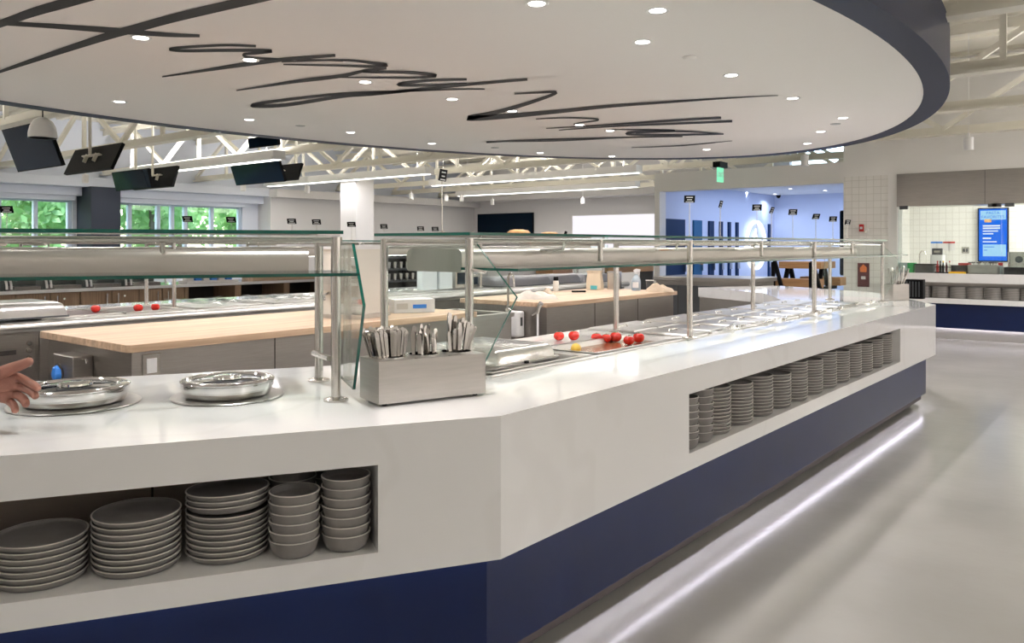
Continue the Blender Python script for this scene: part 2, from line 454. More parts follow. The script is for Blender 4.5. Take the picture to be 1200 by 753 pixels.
def ywin(px): return at(px, 250, X=XW).y
W1 = (ywin(-90), ywin(85)); W2 = (ywin(130), ywin(284))
SILL, HEAD = 0.9, 2.52
w = MB()
w.box(XW - 0.25, XW, YF, W1[0], 0, ZD); w.box(XW - 0.25, XW, W1[1], W2[0], 0, ZD); w.box(XW - 0.25, XW, W2[1], YB, 0, ZD)
for a, b in (W1, W2):
    w.box(XW - 0.25, XW, a, b, 0, SILL); w.box(XW - 0.25, XW, a, b, HEAD, ZD)
struct(w.build('wall_left', M['wall_window'], smooth=False))
for i, (a, b) in enumerate((W1, W2)):
    m = MB()
    for z0, z1 in ((SILL, SILL + 0.07), (HEAD - 0.07, HEAD)): m.box(XW - 0.16, XW - 0.06, a, b, z0, z1)
    pxs = (-50, 0, 43, 85) if i == 0 else (130, 153.5, 187, 203.5, 219, 250, 283)
    cuts = [a] + [ywin(p) for p in pxs[1:-1]] + [b]
    for y in cuts:
        y = min(max(y, a + 0.04), b - 0.04); m.box(XW - 0.16, XW - 0.05, y - 0.045, y + 0.045, SILL, HEAD)
    wf = m.build('window_%d' % (i + 1), mat('window_frame_paint_%d' % i, (0.50, 0.58, 0.70), 0.4), smooth=False); struct(wf)
    g = MB().box(XW - 0.115, XW - 0.105, a + 0.03, b - 0.03, SILL + 0.03, HEAD - 0.03).build('window_pane', M['window_glass'], wf, smooth=False)
    struct(g)
tr = MB()
tr.box(XW, XW + 0.55, YF, W2[1] + 0.5, 2.80, 3.02); tr.box(XW, XW + 0.28, YF, W2[1] + 0.5, 2.60, 2.80)
struct(tr.build('trim_1', M['wall_window'], smooth=False, bevel=0.01))
sh = MB()
for a, b in (W1, W2): sh.box(XW + 0.01, XW + 0.16, a, b, HEAD - 0.03, 2.60)
struct(sh.build('trim_2', M['wall_window'], smooth=False))
pc = MB().box(XW, XW + 0.75, ywin(90), ywin(124), 0, 2.80)
struct(pc.build('trim_3', M['navy_col'], smooth=False))
# the grey return wall beyond the windows
XBW, YBB = -7.86, 20.4
rt = MB().box(XW, XW + 0.6, W2[1] + 0.5, YB, 0, 2.78); rt.box(XW, XW + 0.9, W2[1] + 0.5, YB, 2.78, 3.0)
struct(rt.build('wall_side', M['wall'], smooth=False))
bw = MB().box(XW, XBW - 0.12, YB, YB + 0.2, 0, ZD); struct(bw.build('wall_back', M['wall'], smooth=False))
bs = MB().box(XW + 0.9, XBW - 0.12, YB - 0.9, YB, 2.95, 3.2); struct(bs.build('trim_4', M['wall'], smooth=False))
struct(MB().box(XR, XR + 0.2, YF, 18, 0, ZD).build('wall_right', M['wall_white'], smooth=False))
struct(MB().box(XW, XR, YF - 0.2, YF, 0, ZD).build('wall_front', M['wall_white'], smooth=False))
# square column
cx = at(418.5, 250, f=20.0)
struct(MB().box(cx.x - 0.29, cx.x + 0.29, cx.y - 0.29, cx.y + 0.29, 0, 3.12).build('trim_5', M['wall'], smooth=False, bevel=0.01))

# the blue-lit room behind the serving line
YS = 14.2
XJ0, XJ1 = at(767, 250, Y=YS).x, at(773, 250, Y=YS).x          # jamb
XO1 = at(988.5, 250, Y=YS).x                                    # end of its opening, start of the tiled pier
XP1 = at(1041, 250, Y=YS).x
sf = MB()
sf.box(XJ0, XO1, YS, YS + 0.25, 2.50, 2.86)
sf.box(XJ0, XJ1, YS, YS + 0.25, 0, 2.50)
struct(sf.build('trim_6', M['wall_white'], smooth=False))
struct(MB().box(XJ0, XO1 + 0.2, YS + 0.25, YBB + 0.2, 2.72, 2.86).build('ceiling_side', M['wall_white'], smooth=False))
struct(MB().box(XBW - 0.02, XBW, YS + 0.25, YBB, 0, 2.72).box(XBW - 0.12, XBW - 0.02, YS + 0.25, YB, 0, 2.86).build('wall_blue_side', M['wall_blue'], smooth=False))
struct(MB().box(XBW - 0.02, 0.0, YBB, YBB + 0.2, 0, 2.72).build('wall_blue_back', M['wall_blue'], smooth=False))
struct(MB().box(XO1, XP1, YS, YS + 0.28, 0, 2.60).build('wall_tiled', M['tile'], smooth=False))
struct(MB().box(XO1 + 0.05, XO1 + 0.25, YS + 0.28, YBB, 0, 2.72).build('wall_blue_right', M['wall_blue'], smooth=False))
up = MB().box(XO1, XR, YS, YS + 0.25, 2.60, 3.25); up.box(XP1, XP1 + 0.14, YS - 0.02, YS + 0.28, 0, 2.60)
up.box(-3.75, XR, YS + 0.01, YS + 0.2, 3.25, ZD)
struct(up.build('trim_7', M['wall_white'], smooth=False))
struct(MB().box(XO1 + 0.25, XR, 17.4, 17.6, 0, 3.0).build('wall_kitchen', M['tile'], smooth=False))
struct(MB().box(XO1 + 0.25, XO1 + 0.30, YS + 0.3, 17.4, 0, 3.0).build('wall_kitchen_side', M['tile'], smooth=False))
struct(MB().box(XO1 + 0.25, XR, YS + 0.25, 17.6, 3.0, 3.1).build('ceiling_kitchen', M['wall_white'], smooth=False))

# dark glazed doors along the blue wall
for k, (a, b, zt) in enumerate(((774, 801, 1.98), (811.5, 821, 1.98), (829.5, 835, 1.98), (842.5, 845.5, 1.98), (852.5, 855, 1.98), (861.5, 864, 1.98), (899.5, 901.5, 1.98))):
    y0, y1 = at(a, 250, X=XBW).y, at(b, 250, X=XBW).y
    y0 = max(y0, YS + 0.3)
    d = MB().box(XBW, XBW + 0.04, y0, y1, 0.0, zt).build('door_%d' % (k + 1), mat('blue_door_%d' % k, (0.008, 0.03, 0.09) if k != 1 else (0.03, 0.13, 0.27), 0.4, spec=0.15), smooth=False); struct(d)
    struct(MB().box(XBW + 0.04, XBW + 0.10, y1 - 0.09, y1 - 0.06, 0.9, 1.2).build('door_handle', M['tube'], d, smooth=False))
BIAS = Vector((0, 0, 0))
t = thing('display_panel', 'tall dark vertical display panel mounted beside the tiled pier', 'screen', (XO1 - 0.14, YS + 0.05, 0.9))
x0 = at(985, 250, Y=YS + 0.1).x
MB().box(x0, XO1 + 0.0, YS + 0.06, YS + 0.12, 0.95, 2.02).build('screen', M['screen'], t, smooth=False)
MB().box(x0 - 0.01, XO1 + 0.0, YS + 0.12, YS + 0.15, 0.93, 2.04).build('casing', M['navy_col'], t, smooth=False)

# round illuminated sign with a flame
ctr = at(883.5, 287, X=XBW + 0.02)
t = thing('illuminated_sign', 'round glowing white ring sign with flame emblem on blue wall', 'sign', (XBW + 0.04, ctr.y, 1.45))
sgm = emit_mat('sign_white_light', (0.85, 0.92, 1.0), 2.2)
rg = MB(); nseg = 56; ro, ri = 0.60, 0.53
for q in range(nseg):
    a0, a1 = 2 * PI * q / nseg, 2 * PI * (q + 1) / nseg
    P = lambda r, a, x: Vector((XBW + 0.04 + x, ctr.y + r * math.cos(a), 1.45 + r * math.sin(a)))
    rg.slab([P(ri, a0, 0), P(ro, a0, 0), P(ro, a1, 0), P(ri, a1, 0)], (0.06, 0, 0))
rg.build('ring', sgm, t, smooth=False)
fm = [(0.0, -0.46), (0.17, -0.30), (0.20, -0.08), (0.13, 0.10), (0.16, 0.22), (0.05, 0.16), (0.02, 0.47), (-0.12, 0.20), (-0.16, 0.02), (-0.22, 0.12), (-0.27, -0.12), (-0.15, -0.34)]
MB().slab([(XBW + 0.04, ctr.y + u * 1.1, 1.45 + v * .85) for u, v in fm], (0.05, 0, 0)).build('flame_emblem', sgm, t, smooth=False)
MB().slab([(XBW + 0.04, ctr.y + 0.30 * u + 0.27, 1.45 + v * 0.45 - 0.12) for u, v in fm], (0.04, 0, 0)).build('flame_emblem', sgm, t, smooth=False)

# ------------------------------------------------------------------ trees beyond the windows
def leaf_mesh(n, rx, rz, seed):
    rnd = random.Random(seed); m = MB()
    blobs = [(rnd.gauss(0, rx * 0.42), rnd.gauss(0, rx * 0.42), rnd.uniform(-rz * 0.7, rz * 0.8), rnd.uniform(0.35, 0.6) * rx) for _ in range(16)]
    for _ in range(n):
        bx, by, bz, br = rnd.choice(blobs)
        d = Vector((rnd.gauss(0, 1), rnd.gauss(0, 1), rnd.gauss(0, 1))).normalized() * br * (rnd.random() ** 0.35)
        c = Vector((bx, by, bz)) + d
        u = Vector((rnd.gauss(0, 1), rnd.gauss(0, 1), rnd.gauss(0, 1))).normalized(); v = u.orthogonal().normalized(); s = rnd.uniform(0.10, 0.22)
        m.add([c - u * s, c + v * s * 0.5, c + u * s, c - v * s * 0.5], [(0, 1, 2, 3)], rnd.randint(0, 1))
    return m
LF1 = mat('leaf_light_green', (0.42, 0.62, 0.30), 0.6); LF2 = mat('leaf_mid_green', (0.26, 0.48, 0.20), 0.6); BARK = mat('bark', (0.12, 0.09, 0.06), 0.9)
for mm in (LF1, LF2):
    nt = mm.node_tree; b = nt.nodes['Principled BSDF']; tl = nt.nodes.new('ShaderNodeBsdfTranslucent'); tl.inputs[0].default_value = (0.50, 0.70, 0.32, 1)
    mx = nt.nodes.new('ShaderNodeMixShader'); mx.inputs[0].default_value = 0.45
    nt.links.new(b.outputs[0], mx.inputs[1]); nt.links.new(tl.outputs[0], mx.inputs[2]); nt.links.new(mx.outputs[0], nt.nodes['Material Output'].inputs[0])
struct(MB().box(-60, XW - 0.3, -30, 45, -0.4, -0.05).build('ground', mat('lawn_green', (0.16, 0.30, 0.08), 0.9, var=0.3, vscale=3), smooth=False))
tree_sp = [(-26.5, 2.9), (-26.5, 6.9), (-26.5, 10.2), (-26.5, 13.5), (-26.5, 16.8), (-26.5, 20.1), (-32, 6.5), (-32, 12.0), (-32, 17.5), (-32, 23)]
tree_lb = ['leafy green tree outside beside the first window edge', 'leafy green tree outside behind the window frame centre', 'broad green tree outside behind the dark pillar', 'leafy tree outside the second window near the pillar',
           'leafy tree outside the middle of second window', 'leafy tree outside the far end of second window', 'taller tree in the rear row behind first window', 'taller tree in the rear row behind the pillar',
           'taller tree in the rear row behind second window', 'taller tree in the rear row beyond the last pane']
for i, (x, y) in enumerate(tree_sp):
    t = thing('leafy_tree', tree_lb[i], 'tree', (x, y, -0.05), 0, 'trees outside the windows')
    h = 2.6 if i < 6 else 4.0
    cm = leaf_mesh(2600, 1.45 if i < 6 else 2.4, 2.4, i); cm.v = [v + Vector((0, 0, h)) for v in cm.v]
    cm.build('crown', [LF1, LF2], t, world=False, smooth=False)
    MB().tube([(0, 0, 0), (0.05, 0.03, h * 0.5), (0, 0, h + 0.6)], [0.17, 0.13, 0.06], 8).build('trunk', BARK, t, world=False)

# ------------------------------------------------------------------ roof trusses
def truss(Y, x0, x1, label):
    t = thing('roof_truss', label, 'truss', (x0, Y, 3.12), 0, 'cream steel roof trusses')
    MB().box(x0, x1, Y - 0.09, Y + 0.09, 3.12, 3.15).box(x0, x1, Y - 0.02, Y + 0.02, 3.15, 3.25).build('bottom_chord', M['truss'], t, smooth=False)
    MB().box(x0, x1, Y - 0.08, Y + 0.08, 4.20, 4.23).box(x0, x1, Y - 0.012, Y + 0.012, 4.08, 4.20).build('top_chord', M['truss'], t, smooth=False)
    n = max(2, int(round((x1 - x0) / 1.45))); d = (x1 - x0) / n
    for k in range(n):
        xa, xb = x0 + k * d, x0 + (k + 1) * d
        za, zb = (3.22, 4.12) if k % 2 == 0 else (4.12, 3.22)
        MB().bar((xa, Y, za), (xb, Y, zb), 0.07, 0.07).build('web_member', M['truss'], t, smooth=False)
        if k % 2: MB().bar((xa, Y, 4.12), (xa, Y, 3.22), 0.06, 0.06).build('web_member', M['truss'], t, smooth=False)
tys = [(4.4, XW + 0.02, XR - 0.02, 'near cream roof truss just behind the hanging lamp dome'), (6.7, XW + 0.02, XR - 0.02, 'cream roof truss crossing above the middle of white canopy'), (9.0, XW + 0.02, XR - 0.02, 'cream roof truss crossing above the far part of canopy'),
       (11.4, XW + 0.02, XR - 0.02, 'cream roof truss passing just beyond the canopy tip'), (13.75, XW + 0.02, XR - 0.02, 'cream roof truss in front of the tiled kitchen wall'), (16.1, XW + 0.02, -4.3, 'cream roof truss above the front of blue room'),
       (18.4, XW + 0.02, -4.3, 'second cream roof truss from the back wall'), (20.6, XW + 0.02, -4.3, 'cream roof truss closest to the back wall')]
for a in tys: truss(*a)

# ------------------------------------------------------------------ linear light fixtures under the trusses
def linear(x0, x1, Y, label, z=3.0, down=LINEAR_W, upw=LINEAR_UP_W):
    t = thing('linear_light', label, 'ceiling light', (x0, Y, z), 0, 'white linear ceiling lights')
    MB().box(x0, x1, Y - 0.13, Y + 0.13, z, z + 0.16).build('housing', M['white_pl'], t, smooth=False)
    MB().box(x0 + 0.03, x1 - 0.03, Y - 0.05, Y + 0.05, z - 0.012, z).build('diffuser', M['tubelight'], t, smooth=False)
    for x in (x0 + 0.4, x1 - 0.4): MB().tube([(x, Y, z + 0.16), (x, Y, ZD)], 0.006, 6).build('hanger', M['white_pl'], t)
    L = x1 - x0
    light('linear_lamp', 'AREA', (L / 2, 0, -0.016), down, (1.0, 0.957, 0.957), L - 0.1, 0.09, (0, 0, 0), t)
    if upw: light('linear_uplamp', 'AREA', (L / 2, 0, 0.17), upw, (1.0, 0.957, 0.93), L - 0.1, 0.09, (PI, 0, 0), t)
for x0, x1, Y, lb in ((-18.5, -12.5, 3.4, 'long linear light before the near truss, window side'), (-18.5, -12.5, 8.75, 'long linear light between trusses by second window'),
                      (-18.5, -12.5, 12.6, 'long linear light near the square white column'), (-15.0, -8.8, 15.2, 'long bright linear light in front of the blue room'),
                      (-17.5, -11.0, 18.9, 'long linear light closest to the back wall'), 
                      (3.2, 5.8, 2.5, 'added unseen fill light near the side wall beside the camera'), (3.2, 5.8, 6.2, 'added unseen fill light near the side wall over the aisle middle'), (-0.9, 3.4, 12.0, 'added unseen fill light before the steel kitchen hood'), (4.0, 5.8, 10.0, 'added unseen fill light near the side wall before the kitchen'),  # unseen fixtures added to brighten the aisle and the kitchen wall
                      (-10.0, -4.0, -4.5, 'linear light hung past the near end of buffet'), (-1.0, 4.5, -3.2, 'linear light at the entrance end of aisle'), (-18.5, -12.0, -2.5, 'linear light at the near end of window side')):
    linear(x0, x1, Y, lb, 3.0, LINEAR_W * (0.30 if Y < 0 and x1 > 0 else 1.5 if Y == 10.0 else 1.3 if Y == 12.0 else 0.85 if x1 > 0 else 1.0), LINEAR_UP_W * (0.8 if x1 > 0 else 1.0))

# ------------------------------------------------------------------ oval canopy
ZC = 2.75
EL = (-4.877, 5.09, 3.667, 6.423, 1.94, -0.059)
def ell(sc=0.0, n=160):
    x0, y0, a, b, ex, rot = EL; out = []
    for i in range(n):
        th = 2 * PI * i / n; ct, st = math.cos(th), math.sin(th)
        u = (a - sc) * math.copysign(abs(ct) ** (2 / ex), ct); v = (b - sc) * math.copysign(abs(st) ** (2 / ex), st)
        out.append((x0 + u * math.cos(rot) - v * math.sin(rot), y0 + u * math.sin(rot) + v * math.cos(rot)))
    return out
cano = thing('ceiling_canopy', 'large white oval ceiling canopy with navy rim and brush script above buffet', 'canopy', (EL[0], EL[1], ZC))
inn, out_ = ell(0.20), ell(0.0)
MB().prism(inn, ZC, ZC + 0.10).build('soffit', M['canopy'], cano, ang=60)
r_ = MB(); n_ = len(inn)
k0 = 0
vs = [(x, y, ZC - 0.004) for x, y in inn] + [(x, y, ZC - 0.004) for x, y in out_] + [(x, y, ZC + 0.42) for x, y in out_] + [(x, y, ZC + 0.42) for x, y in inn]
fs = []
for i in range(n_):
    j = (i + 1) % n_
    for q in range(4):
        a, b = q * n_, ((q + 1) % 4) * n_
        fs.append((a + i, a + j, b + j, b + i))
r_.add(vs, fs); r_.build('rim', M['navy_rim'], cano, ang=40)
MB().prism(ell(0.25), ZC + 0.34, ZC + 0.40).build('top_deck', M['canopy'], cano, smooth=False)
for k, (fx, fy) in enumerate(((-6.8, 1.5), (-3.2, 1.5), (-6.8, 8.5), (-3.2, 8.5))):
    MB().tube([(fx, fy, ZC + 0.38), (fx, fy, ZD)], 0.012, 8).build('hanger_rod', M['truss'], cano)
# brush script (dark paint strokes), traced as flat bands on the soffit
def stroke(pts, w0, w1=None, wm=None, mb=None, zo=0.002):
    # pts in photo pixels, smoothed; widths in photo pixels at start / end / middle
    w1 = w0 if w1 is None else w1; wm = max(w0, w1) if wm is None else wm
    P = []
    q = [pts[0]] + list(pts) + [pts[-1]]
    for i in range(1, len(q) - 2):
        for s in range(6):
            u = s / 6.0
            P.append(tuple(0.5 * (2 * q[i][a] + (q[i + 1][a] - q[i - 1][a]) * u + (2 * q[i - 1][a] - 5 * q[i][a] + 4 * q[i + 1][a] - q[i + 2][a]) * u * u + (3 * q[i][a] - q[i - 1][a] - 3 * q[i + 1][a] + q[i + 2][a]) * u ** 3) for a in (0, 1)))
    P.append(pts[-1]); n = len(P); up_, dn = [], []
    for i, p in enumerate(P):
        a, b = P[max(0, i - 1)], P[min(n - 1, i + 1)]
        dx, dy = b[0] - a[0], b[1] - a[1]; l = math.hypot(dx, dy) or 1
        u = i / (n - 1); wd = (w0 * (1 - 2 * u) + wm * 2 * u) if u < 0.5 else (wm * (2 - 2 * u) + w1 * (2 * u - 1))
        nx, ny = -dy / l * wd / 2, dx / l * wd / 2
        up_.append(at(p[0] + nx, p[1] + ny, z=ZC - zo)); dn.append(at(p[0] - nx, p[1] - ny, z=ZC - zo))
    m = mb or MB(); k = len(m.v); m.v += up_ + dn
    for i in range(n - 1): m.f.append([k + i, k + i + 1, k + n + i + 1, k + n + i]); m.m.append(0)
    return m
STROKES = [([(-60, 48), (0, 28), (40, 14), (75, 4), (110, -6)], 5, 9, 7), ([(0, 27), (60, 30.5), (110, 34), (160, 38), (200, 41), (234, 42)], 3.5, 2.5, 4.5),
    ([(-14, 90), (0, 84), (35, 72), (80, 57), (130, 41), (160, 33), (200, 22), (250, 10), (320, -6)], 1, 8, 6),
    ([(300, 54), (265, 53), (222, 55), (199, 57.5), (215, 59.5), (262, 59), (305, 59), (318, 60), (303, 62), (286, 63.5), (291, 67), (320, 69), (360, 70), (402, 71.5)], 2.0, 1.2, 2.6),
    ([(190, 90), (240, 82.5), (290, 75), (340, 69), (393, 65)], 1, 2.5, 3.5), ([(277, 106), (310, 101), (350, 95), (400, 89), (425, 83.5), (452, 80)], 1, 2, 3),
    ([(330, 72.5), (400, 70.5), (438, 74), (453, 76.5), (436, 78), (400, 77), (332, 75.5)], 1.2, 1.2, 2.8),
    ([(453, 80), (432, 82), (428, 84), (480, 85), (511, 88.5), (488, 91), (440, 91), (398, 90.5)], 2, 1.2, 2.4),
    ([(547, 93), (500, 94.5), (466, 99), (500, 100), (547, 98)], 2, 1.5, 2.4), ([(618, 93), (560, 98), (500, 104), (440, 110), (400, 113), (335, 123), (296, 124), (315, 119.5), (400, 110), (470, 107), (520, 105), (568, 104.5)], 2.2, 1, 2.8),
    ([(603, 110), (630, 108.5), (652, 108.5), (620, 120.5), (580, 132), (548, 138.5), (590, 136.5), (650, 131), (720, 124), (800, 118.5), (860, 114.5), (912, 112)], 1.2, 0.4, 4.0),
    ([(628, 139.5), (660, 138), (695, 139), (700, 141), (682, 143.5), (672, 145.5)], 0.8, 0.8, 1.4), ([(640, 150.5), (700, 147), (760, 143), (800, 140.5), (845, 138)], 0.6, 2, 1.6), ([(655, 152.5), (720, 148), (800, 144.5), (858, 142)], 0.6, 2, 1.5),
    ([(718, 152), (760, 152), (791, 153.2), (745, 154.3), (738, 157.5), (800, 158), (848, 157)], 0.6, 1.2, 1.8), ([(570, 166.8), (620, 164), (700, 162), (770, 160.3), (800, 160)], 1.4, 0.8, 1.1), ([(570, 166), (650, 165), (722, 162)], 0.8, 0.5, 1.0), ([(745, 156), (800, 154), (846, 157)], .6, 1, 1.2), ([(740, 173), (800, 170.5), (858, 165)], 0.4, 0.4, 0.8)]
for i, (p, a, b, c) in enumerate(STROKES): stroke(p, a * 1.4, b * 1.4, c * 1.55, zo=0.002 + 0.00025 * i).build('script_stroke', M['ink'], cano, smooth=False)

# recessed downlights in the canopy
spots = [(629, 4), (753, 49), (857, 88), (929, 115), (988, 138), (962, 154), (946, 168), (828, 175), (717, 183), (633, 179), (506, 168), (411, 155), (292, 140), (140, 119), (165, 44), (293, 70), (428, 96), (530, 116), (600, 130), (679, 146), (715, 153)]
where = ['above the near aisle edge of canopy', 'above the tomato pans', 'above the long counter middle', 'above the plain half near the script end', 'near the navy rim at its widest', 'beside the rim beyond the fifth light', 'closest to the rim above the blue room',
         'on the far rim left of the exit sign', 'on the far rim above the lit wall panel', 'on the far rim over the paper bag', 'on the far rim above the dark wall screen', 'on the far rim above the square column', 'on the far rim above the hanging screens', 'on the rim above the dark pillar',
         'beside the crossing thick strokes', 'in the curl of the script beginning', 'inside the long looping script word', 'beside the zigzag script stroke', 'under the zigzag stroke diagonal', 'among the small script letters', 'among the last small script letters']
extra = [(-3.0, -0.3), (-5.5, -0.6), (-2.1, 1.6), (-4.6, 1.4), (-7.4, 1.2), (-2.2, 4.0)]
proto = None
def downlight(p, lb, z=ZC, w=SPOT_W, col=(1.0, 0.952, 0.95)):
    t = thing('recessed_downlight', lb, 'ceiling light', (p[0], p[1], z), 0, 'recessed downlights')
    MB().lathe([(0.046, -0.002), (0.062, -0.006), (0.066, -0.001), (0.066, 0.001)], seg=20).build('trim_ring', M['white_pl'], t, world=False)
    MB().lathe([(0.0, -0.0035), (0.045, -0.0035), (0.045, 0.0)], seg=20).build('lens', M['lamp'], t, world=False)
    light('downlight_lamp', 'AREA', (0, 0, -0.008), w, col, 0.085, None, (0, 0, 0), t, spread=math.radians(130))
    return t
for (px, py), wh in zip(spots, where):
    downlight(at(px, py, z=ZC), 'recessed round downlight in white canopy ' + wh)
for i, e in enumerate(extra): downlight(e, 'recessed downlight of canopy over the serving ring, %s from the near end' % ORD[i])
for i, (px, py) in enumerate(((352, 147), (580, 173), (979, 145))):
    p = at(px, py, z=ZC)
    tag(MB().lathe([(0.0, -0.006), (0.05, -0.006), (0.055, 0.0)], (p.x, p.y, ZC), 20).build('sprinkler_cover', mat('grey_cover_%d' % i, (0.42, 0.42, 0.42), 0.5)),
        'small flat grey sprinkler cover in canopy ' + ('near the hanging screens', 'near its far edge under the script', 'near the navy rim at right end')[i], 'sprinkler', 'canopy sprinkler covers')
p = at(808, 66.5, z=ZC)
tag(MB().lathe([(0.0, -0.02), (0.035, -0.02), (0.05, -0.008), (0.05, 0.0)], (p.x, p.y, ZC), 24).build('smoke_detector', M['canopy']), 'white round smoke detector on plain part of canopy', 'smoke detector')

# downlights of the blue room
for i, (px, py) in enumerate(((874, 225.0), (908, 227), (926, 221), (967, 223))):
    downlight(at(px, py, z=2.72), 'recessed downlight in blue room ceiling, %s from the entrance jamb' % ORD[i], 2.72, 6.0, (0.75, 0.85, 1.0))
light('blue_room_fill', 'AREA', (-6.1, 17.4, 2.70), BLUE_W, (0.62, 0.75, 1.0), 2.4, 4.6)  # added fill with no fixture, brightens the blue room
light('kitchen_fill', 'AREA', (0.5, 15.8, 2.98), KITCHEN_W, (1.0, 0.97, 0.92), 5.5, 1.6)  # likewise an added fixtureless fill, for the kitchen station

# ------------------------------------------------------------------ pendant lights
def pendant(px, py, lb, zc=2.72):
    p = at(px, py, z=zc)
    t = thing('pendant_light', lb, 'pendant light', (p.x, p.y, zc), 0, 'white cylinder pendants')
    MB().lathe([(0.052, -0.085), (0.058, -0.08), (0.058, 0.075), (0.02, 0.085), (0.0, 0.085)], seg=20).build('shade', M['white_pl'], t, world=False)
    MB().lathe([(0.0, -0.075), (0.05, -0.075), (0.05, -0.07)], seg=16).build('lens', M['lamp'], t, world=False)
    MB().tube([(0, 0, 0.085), (0, 0, 0.13)], 0.013, 8).build('cap', M['white_pl'], t, world=False)
    MB().tube([(0, 0, 0.13), (0, 0, ZD - zc)], 0.004, 6).build('cord', M['white_pl'], t, world=False)
    light('pendant_lamp', 'SPOT', (0, 0, -0.09), PENDANT_W * 4, (1, 0.92, 0.82), 0.04, parent=t, angle=math.radians(140))
for a in ((100, 209, 'white cylinder pendant below the hanging screens, window side'), (285, 219, 'white cylinder pendant under the single hanging screen pair'), (360, 222, 'white cylinder pendant left of the square column'), (482, 230, 'white cylinder pendant right of the square column'),
          (523, 232, 'white cylinder pendant behind the tall placard'), (541, 232.5, 'white cylinder pendant beside the tall placard'), (577, 236.5, 'white cylinder pendant above the dark wall screen'), (683, 235, 'white cylinder pendant in front of lit wall panel'),
          (943, 188, 'white cylinder pendant near the exit sign and soffit'), (1135, 168, 'white cylinder pendant over the kitchen aisle')): pendant(*a)
p = at(50, 150, f=10.2)
t = thing('dome_lamp', 'white dome pendant lamp in front of the hanging screens', 'pendant light', (p.x, p.y, p.z))
MB().lathe([(0.165, -0.125), (0.163, -0.06), (0.145, 0.02), (0.11, 0.09), (0.05, 0.13), (0.0, 0.135)], seg=32).lathe([(0.0, 0.12), (0.045, 0.118), (0.10, 0.08), (0.138, 0.015), (0.155, -0.06), (0.158, -0.125)], seg=32).build('shade', M['white_pl'], t, world=False)
MB().lathe([(0.0, -0.05), (0.04, -0.03), (0.03, 0.03), (0.0, 0.05)], seg=16).build('bulb', M['lamp'], t, world=False)
MB().tube([(0, 0, 0.13), (0, 0, ZD - p.z)], 0.008, 6).build('cord', M['black'], t, world=False)

# ------------------------------------------------------------------ hanging screens
def hung_screen(x0, x1, Y, zb, h, tilt, face, lb, wd=0.05):
    # face -1: the picture side looks toward -Y
    t = thing('hanging_screen', lb, 'screen', ((x0 + x1) / 2, Y, zb), 0, 'ceiling hung screens')
    w = x1 - x0; T = Matrix.Rotation(-face * tilt, 4, 'X')
    T2 = Matrix.Translation(Vector(((x0 + x1) / 2, Y, zb))) @ Matrix.Rotation(math.radians(tilt) * (1 if face < 0 else -1), 4, 'X')
    y0, y1 = (0, wd) if face < 0 else (-wd, 0)
    MB().box(-w / 2, w / 2, y0, y1, 0, h, T=T2).build('casing', M['black'], t, smooth=False)
    ys = (-0.004, 0) if face < 0 else (0, 0.004)
    MB().box(-w / 2 + 0.015, w / 2 - 0.015, ys[0], ys[1], 0.02, h - 0.015, T=T2).build('screen_glass', M['screen'], t, smooth=False)
    b = wd if face < 0 else -wd
    bb = b + (0.05 if face < 0 else -0.05)
    br = MB()
    for xx in (-0.16, 0.16): br.box(xx - 0.014, xx + 0.014, min(b, bb), max(b, bb), 0.15, h - 0.15, T=T2)
    br.box(-0.30, 0.30, min(b, bb), max(b, bb), h * 0.58, h * 0.62, T=T2)
    br.build('wall_bracket', M['truss'], t, smooth=False)
    q = T2 @ Vector((0, bb, h * 0.6))
    MB().tube([q, (q.x, q.y, ZD)], 0.025, 8).build('drop_pole', M['truss'], t)
def hs(px0, px1, Y, yt, yb, tilt, face, lb):
    a, b = at(px0, 250, Y=Y).x, at(px1, 250, Y=Y).x; m_ = (px0 + px1) / 2
    zb = at(m_, yb, Y=Y).z; hung_screen(a, b, Y, zb, (at(m_, yt, Y=Y).z - zb) / math.cos(math.radians(tilt)), tilt, face, lb)
hs(21, 73, 4.95, 148, 198, 20, -1, 'hanging dark screen right behind the white dome lamp')
hs(78, 133, 5.6, 172, 202, 24, 1, 'black back of the hanging screen paired with the dome lamp screen')
hs(136, 178, 7.55, 200, 222, 14, -1, 'small hanging dark screen above the second window, front side showing')
hs(158, 204, 8.1, 197, 221, 16, 1, 'black back of hanging screen above the second window')
hs(277, 334, 9.6, 186, 215, 20, -1, 'large hanging dark screen beside the end of windows')
hs(298, 350, 10.2, 194, 213, 20, 1, 'black back of the screen beside the window end')
hs(292, 326, 7.2, 160, 172, 10, -1, 'blue-black screen top peeking under the canopy edge')

# ------------------------------------------------------------------ back wall screen, lit panel, exit sign
a, b = at(561, 260, Y=YB), at(626, 260, Y=YB); zt = at(590, 250, Y=YB).z
t = thing('wall_screen', 'large black flat screen on the grey back wall', 'screen', ((a.x + b.x) / 2, YB, 1.4))
MB().box(a.x, b.x, YB - 0.07, YB - 0.01, zt - 1.08, zt).build('casing', M['black'], t, smooth=False, bevel=0.006)
MB().box(a.x + 0.03, b.x - 0.03, YB - 0.075, YB - 0.07, zt - 1.05, zt - 0.03).build('screen_glass', M['screen'], t, smooth=False)
a, b = at(671, 260, Y=YB - 0.06), at(768, 260, Y=YB - 0.06); zt = at(700, 252.5, Y=YB).z
t = thing('lit_wall_panel', 'wide glowing white panel on the back wall beside blue room', 'light panel', ((a.x + b.x) / 2, YB, 1.2))
MB().box(a.x, b.x, YB - 0.06, YB - 0.01, 1.25, zt).build('light_panel', emit_mat('panel_glow', (0.96, 0.93, 1.0), 1.05), t, smooth=False)
MB().box(a.x - 0.03, b.x + 0.03, YB - 0.05, YB, 1.22, zt + 0.03).build('frame', M['wall_white'], t, smooth=False)
p = at(844, 203, Y=YS - 0.55)
